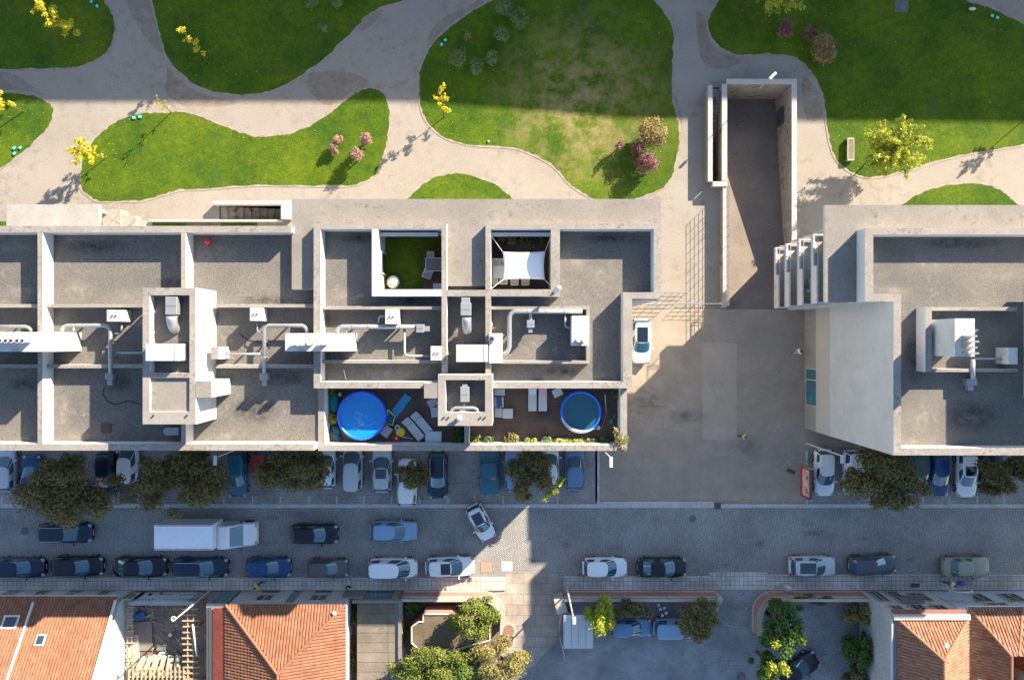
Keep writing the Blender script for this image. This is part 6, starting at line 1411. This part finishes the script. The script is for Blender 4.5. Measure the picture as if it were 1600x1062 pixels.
# ------------------------------------------------------------------ street furniture
def lamp(name, base, top, head, label, h, z0=0.0):
    """base, top, head given as photo points; pole vertical from its foot"""
    b = W(*top, h); foot = Vector((b.x,b.y,z0)); hd = W(*head, h+.1); t = thing(name, foot, label, 'street lamp')
    q = MB(); q.tube([foot, foot+Vector((0,0,(h-z0)*.6)), Vector((b.x,b.y,h))], [.09,.07,.05], 8); q.build('pole', white_metal, t)
    d = (hd-b); q = MB(); q.tube([Vector((b.x,b.y,h-.05)), b.lerp(hd,.5)+Vector((0,0,.12)), hd], .035, 6); q.build('arm', white_metal, t)
    q = MB(); ang = math.atan2(d.y,d.x) if d.length > .3 else 0; return t, hd, ang
def head(t, hd, ang, L_=.75, w_=.28):
    q = MB(); q.rbox((hd.x,hd.y,hd.z-.06), L_, w_, .12, ang); q.build('lamp_head', white_metal, t, bevel=.04)
t,h_,a = lamp('street_lamp',None,(944,705),(953,713),'street lamp leaning out below the right terrace corner over the plaza edge',7.9); head(t,h_+Vector((.08,-.45,0)),R(90),.85)
t,h_,a = lamp('street_lamp',None,(1313,711),(1316,714),'street lamp rising beside the blank side wall, its head above the white van',7.5); head(t,h_+Vector((0,-.15,0)),R(90),.7)
t,h_,a = lamp('street_lamp',None,(359,706),(341,713),'street lamp between the second and third street trees',7.6); head(t,h_+Vector((-.25,-.3,0)),R(90),.8)
t,h_,a = lamp('street_lamp',None,(269,971),(271,966),'tall white street lamp leaning over the building site',7.9,.13)
q = MB(); torus(q, h_, .17, .045); q.ball(h_-Vector((0,0,.15)),(.14,.14,.1)); q.build('lamp_head', white_metal, t)
t,h_,a = lamp('street_lamp',None,(896,965),(897,969),'tall white street lamp rising through the straight pink wall near the carport',8.3,.13); head(t,h_,R(90),.6)
gl = thing('garden_lamp', W(1190,138,1.05), 'slim lamp standing on the ramp coping, upper end', 'lamp')
a = W(1187,138,1.05); b = W(1207,119,4.4); q = MB(); q.tube([(b.x,b.y,b.z-.0),(b.x,b.y,1.0)],.05,7) if False else q.tube([a, b],.045,7); q.build('pole', cream_m, gl); q = MB(); q.rbox(b,.75,.25,.1,R(45)); q.build('lamp_head', white_metal, gl, bevel=.03)
t = thing('park_bench', W(1329,233,0), 'white and wood bench on the right lawn beside the path', 'bench')
q = MB(); a = W(1329.5,233,.45); q.wbox(a.x-.24,a.y-.9,a.x+.24,a.y+.9,.40,.45); q.build('seat', oldwood, t); 
for s in (-1,1):
    q = MB(); q.wbox(a.x-.29,a.y+s*.95-.05,a.x+.29,a.y+s*.95+.05,0,.46); q.build('leg', cream_m, t)
    q = MB(); q.wbox(a.x+s*.27-.03,a.y-.9,a.x+s*.27+.03,a.y+.9,.38,.46); q.build('frame', cream_m, t)
tg = plain('teal glass cover',(.10,.55,.42),.3)
for x,y,a_,l in ((143,3,-40,'upper of the pair on the top left lawn'),(152,10,-40,'lower of the pair on the top left lawn'),(209.5,184,5,'left of the pair at the tip of the long lawn'),(219,182.5,5,'right of the pair at the tip of the long lawn'),(22.5,231.5,40,'left of three on the left lawn'),(32,231,40,'right of three on the left lawn'),(23,240,40,'lowest of three on the left lawn'),
    (690,70,50,'lower of the pair at the left edge of the big lawn'),(696,63,50,'upper of the pair at the left edge of the big lawn'),(1550,25,-25,'left of the pair on the upper right lawn'),(1558,28,-25,'right of the pair on the upper right lawn')):
    c = W(x,y,.1); c.z = .04; t = thing('ground_spotlight', c, 'teal square ground light, '+l, 'ground light'); q = MB(); q.rbox(c,.30,.27,.1,R(a_)); q.build('housing', darkm, t); q = MB(); q.rbox(c+Vector((0,0,.1)),.27,.24,.02,R(a_)); q.build('cover', tg, t)
q = MB(); c = W(1519,14,.1); q.ball((c.x,c.y,.12),(.34,.16,.1),12,6); o = q.build('lawn_stone', white_metal, smooth=True); o.rotation_euler = (0,0,0); tag(o,'white oval stone on the upper right lawn near the teal lights','stone')
q = MB(); c = W(763,221,.1); q.ball((c.x,c.y,.1),(.11,.11,.08),8,5); tag(q.build('small_ball', white_metal, smooth=True),'tiny white ball on the sunlit edge of the big lawn','ball')
# advertising board
ab = thing('advertising_board', W(1249,752,0), 'red framed advertising board standing at the left end of the right parking bays', 'sign')
X_ = wx(1245,0)+.25; ya2, yb2 = wy(775,1), wy(729,1)
q = MB(); q.wbox(X_,ya2,X_+.16,yb2,.35,2.5); q.build('panel', darkm, ab)
rd = plain('red frame',(.48,.02,.03),.4)
q = MB(); q.wbox(X_-.05,ya2,X_,yb2,.35,.75); q.wbox(X_-.05,ya2,X_,yb2,2.38,2.5); q.wbox(X_-.05,ya2,X_,ya2+.12,.75,2.38); q.wbox(X_-.05,yb2-.12,X_,yb2,.75,2.38); q.build('frame', rd, ab)
q = MB(); q.wbox(X_-.02,ya2+.12,X_-.005,yb2-.12,.75,2.38); po = q.build('poster', surf('poster print',(.62,.46,.33),(.50,.30,.22),.9,2,grain=.1), ab)
for k,(y_,z_,r_) in enumerate(((.6,1.8,.2),(1.2,1.6,.25),(1.8,1.9,.2),(2.2,1.3,.16))): q = MB(); q.ball((X_-.022,ya2+y_,z_),(.006,r_,r_*1.3),10,6); q.build('poster_shape', plain('print '+str(k),((.4,.1,.08),(.6,.55,.5),(.15,.1,.1),(.55,.2,.15))[k],.6), po)
for y_ in (ya2+.1,yb2-.1): q = MB(); q.wbox(X_+.01,y_-.08,X_+.15,y_+.08,0,.35); q.build('leg', steel, ab)
q = MB(); q.wbox(X_-.1,ya2-.12,X_+.3,ya2-.02,.3,2.55); q.wbox(X_-.1,yb2+.02,X_+.3,yb2+.12,.3,2.55); q.build('end_post', steel, ab)
item('dark_bar',1236,736,(.8,.35,.03),-.4,darkm,'dark slanted bar on the paving beside the advertising board','grate',.006,0)  # thin dark rectangle laid slanted on the paving
tr_ = thing('recycling_bin', W(1231,931,0), 'white round-lidded bin at the pink wall near the right courtyard', 'bin')
c = W(1232,919,1); q = MB(); q.cyl((c.x,c.y,.13),.2,.85,14,.24); q.build('body', white_metal, tr_); q = MB(); q.ball((c.x,c.y,.98),(.26,.26,.1),12,6); q.build('lid', white_metal, tr_, smooth=True); tr_.location = (c.x,c.y,.13); 
for ch in tr_.children: ch.location = W(1231,931,0)-Vector((c.x,c.y,.13))
# ------------------------------------------------------------------ people
def skinned(name, joints, edges, mat, parent, sub=1):
    me = bpy.data.meshes.new(name); me.from_pydata([j[:3] for j in joints], edges, []); me.update(); me.materials.append(mat)
    o = bpy.data.objects.new(name, me); C.objects.link(o); o.parent = parent; OFF[o.name] = Vector((0,0,0))
    bm = bmesh.new(); bm.from_mesh(me); bm.verts.layers.skin.verify(); bm.to_mesh(me); bm.free()
    m_ = o.modifiers.new('skin','SKIN'); sv = me.skin_vertices[0].data
    for i, j in enumerate(joints): sv[i].radius = (j[3], j[4] if len(j) > 4 else j[3]); sv[i].use_root = (i == 0)
    s = o.modifiers.new('sub','SUBSURF'); s.levels = sub; s.render_levels = sub; m_.use_smooth_shade = True
    return o
def person(px, py, hd, shirt, trousers, hair, label, stride=.28, z0=.006, bag=None, lean=0.0, arm=.2):
    p = W(px,py,.9); t = thing('person', (p.x,p.y,z0), label, 'person'); t.rotation_euler = (0,0,R(hd)); OFF[t.name] = Vector((0,0,0)); s = stride
    J = [(0,0,.95,.12,.15),(0,0,1.15,.11,.14),(0,0,1.38,.10,.17),(0,0,1.50,.05),(.01,0,1.58,.085,.07),(.015,0,1.68,.09,.075),
         (s*.3,.09,.52,.06),(s*.9,.10,.09,.042),(s*.9+.14,.10,.05,.035,.045),(-s*.15,-.09,.50,.06),(-s,-.10,.12,.042),(-s+.13,-.10,.05,.035,.045),
         (0,.19,1.40,.055),(-arm*.4,.24,1.14,.042),(arm*.2,.25,.90,.032),(0,-.19,1.40,.055),(arm*.4,-.24,1.14,.042),(arm,-.24,.93,.032)]
    E = [(0,1),(1,2),(2,3),(3,4),(4,5),(0,6),(6,7),(7,8),(0,9),(9,10),(10,11),(2,12),(12,13),(13,14),(2,15),(15,16),(16,17)]
    for hnd, sg in ((14,1),(17,-1)):
        hx, hy, hz = J[hnd][:3]; k = len(J); J.append((hx+.03,hy,hz-.07,.022,.03)); E.append((hnd,k))
        for f, (dx, ln) in enumerate(((-.03,.07),(-.01,.08),(.012,.078),(.033,.06))):
            k2 = len(J); J.append((hx+.03+dx*1.1,hy,hz-.07-ln*.6,.009)); J.append((hx+.05+dx,hy-sg*.02,hz-.07-ln,.008)); E += [(k,k2),(k2,k2+1)]
        k2 = len(J); J.append((hx+.075,hy-sg*.02,hz-.06,.010)); E.append((k,k2))
    skinned('body', J, E, skin_m, t)
    skinned('shirt', [(0,0,1.0,.135,.175),(0,0,1.2,.125,.16),(0,0,1.38,.12,.185),(0,0,1.46,.08),(0,.20,1.40,.075),(-arm*.4,.24,1.14,.062),(0,-.20,1.40,.075),(arm*.4,-.24,1.14,.062)], [(0,1),(1,2),(2,3),(2,4),(4,5),(2,6),(6,7)], shirt, t)
    skinned('trousers', [(0,0,.96,.13,.165),(s*.3,.09,.52,.078),(s*.88,.10,.14,.06),(-s*.15,-.09,.50,.078),(-s*.95,-.10,.16,.06)], [(0,1),(1,2),(0,3),(3,4)], trousers, t)
    for x_, y_ in ((s*.9+.06,.10),(-s+.06,-.10)): q = MB(); q.ball((x_,y_,.05),(.14,.05,.05),10,6); q.build('shoe', black, t, local=True, smooth=True)
    q = MB(); q.ball((-.005,0,1.70),(.108,.095,.095),12,8); q.build('hair', hair, t, local=True, smooth=True)
    q = MB(); q.ball((.11,0,1.645),(.018,.014,.02),6,4); q.build('nose', skin_m, t, local=True, smooth=True)
    return t
hr = plain('dark hair',(.03,.02,.015),.6); wh = plain('white cloth',(.72,.72,.72),.8); dk = plain('dark cloth',(.02,.025,.035),.8); yl = plain('yellow cloth',(.70,.58,.02),.7); gn = plain('bright green vest',(.22,.62,.10),.7); db = plain('blue cloth',(.03,.08,.25),.8)
person(1161,681,-15,gn,dk,hr,'person in a bright green vest walking across the plaza',.22,.01)
person(1247,549,200,wh,plain('light trousers',(.5,.48,.46),.8),hr,'person in white clothes beside the right block side wall',.2)
person(403,914,10,yl,dk,hr,'person in a yellow top on the pavement below the deep blue car',.25,.13)
person(545,914,80,dk,wh,hr,'person in dark top and pale trousers near the garage pier',.25,.13)
p5 = person(1484,911,165,wh,db,hr,'person in white shirt and blue trousers walking on the right pavement',.4,.13)
q = MB(); c = W(1502,911,.3); q.ball((c.x,c.y,.33),(.38,.2,.2),12,7); tag(q.build('duffel_bag', plain('blue bag',(.03,.12,.38),.6), smooth=True),'blue bag on the pavement behind the person in the white shirt','bag')
q = MB(); c = W(412,909,.6); q.ball((c.x,c.y,.6),(.16,.13,.2),10,6); tag(q.build('carrier_bag', plain('blue carrier bag',(.04,.15,.4),.6), smooth=True),'blue bag held by the person in the yellow top','bag')
loose('doormat',1430,914,(.8,.35,.02),0,plain('brown mat',(.07,.04,.03),.9),'brown doormat in front of the two-storey house','doormat',.13)

# ------------------------------------------------------------------ fallen leaves on the lawns and street
def scatter(name, spots, mat, label, size=.06, z=.05):
    q = MB()
    for px, py, rad, n in spots:
        n = int(n*.55)
        for _ in range(n):
            a = rng.uniform(0,6.28); d = rad*rng.random()**.6; p = W(px+d*math.cos(a), py+d*math.sin(a)); t = rng.uniform(0,6.28); s = size*rng.uniform(.6,1.3)
            q.add([(p.x+s*math.cos(t+k*1.57), p.y+s*math.sin(t+k*1.57)*.7, z+rng.uniform(0,.02)) for k in range(4)], [(0,1,2,3)])
    tag(q.build(name, mat), label, 'fallen leaves', kind='stuff')
scatter('fallen_leaves', [(130,60,45,70),(320,95,40,50),(160,255,40,90),(700,190,45,60),(1370,250,90,260),(1230,40,90,160),(20,180,50,50),(900,120,240,130),(400,100,150,70),(1450,120,150,90),(330,250,200,90)], lf_yel, 'scattered yellow leaves lying on the park lawns', .042)
scatter('fallen_leaves', [(110,805,120,160),(290,800,100,110),(460,775,80,80),(830,780,70,70),(1390,795,110,130),(600,898,260,120),(150,900,160,80),(1300,897,260,120),(1000,900,160,60),(1030,700,120,40)], lf_olive, 'scattered brown leaves along the kerbs and under the street trees', .05, .02)
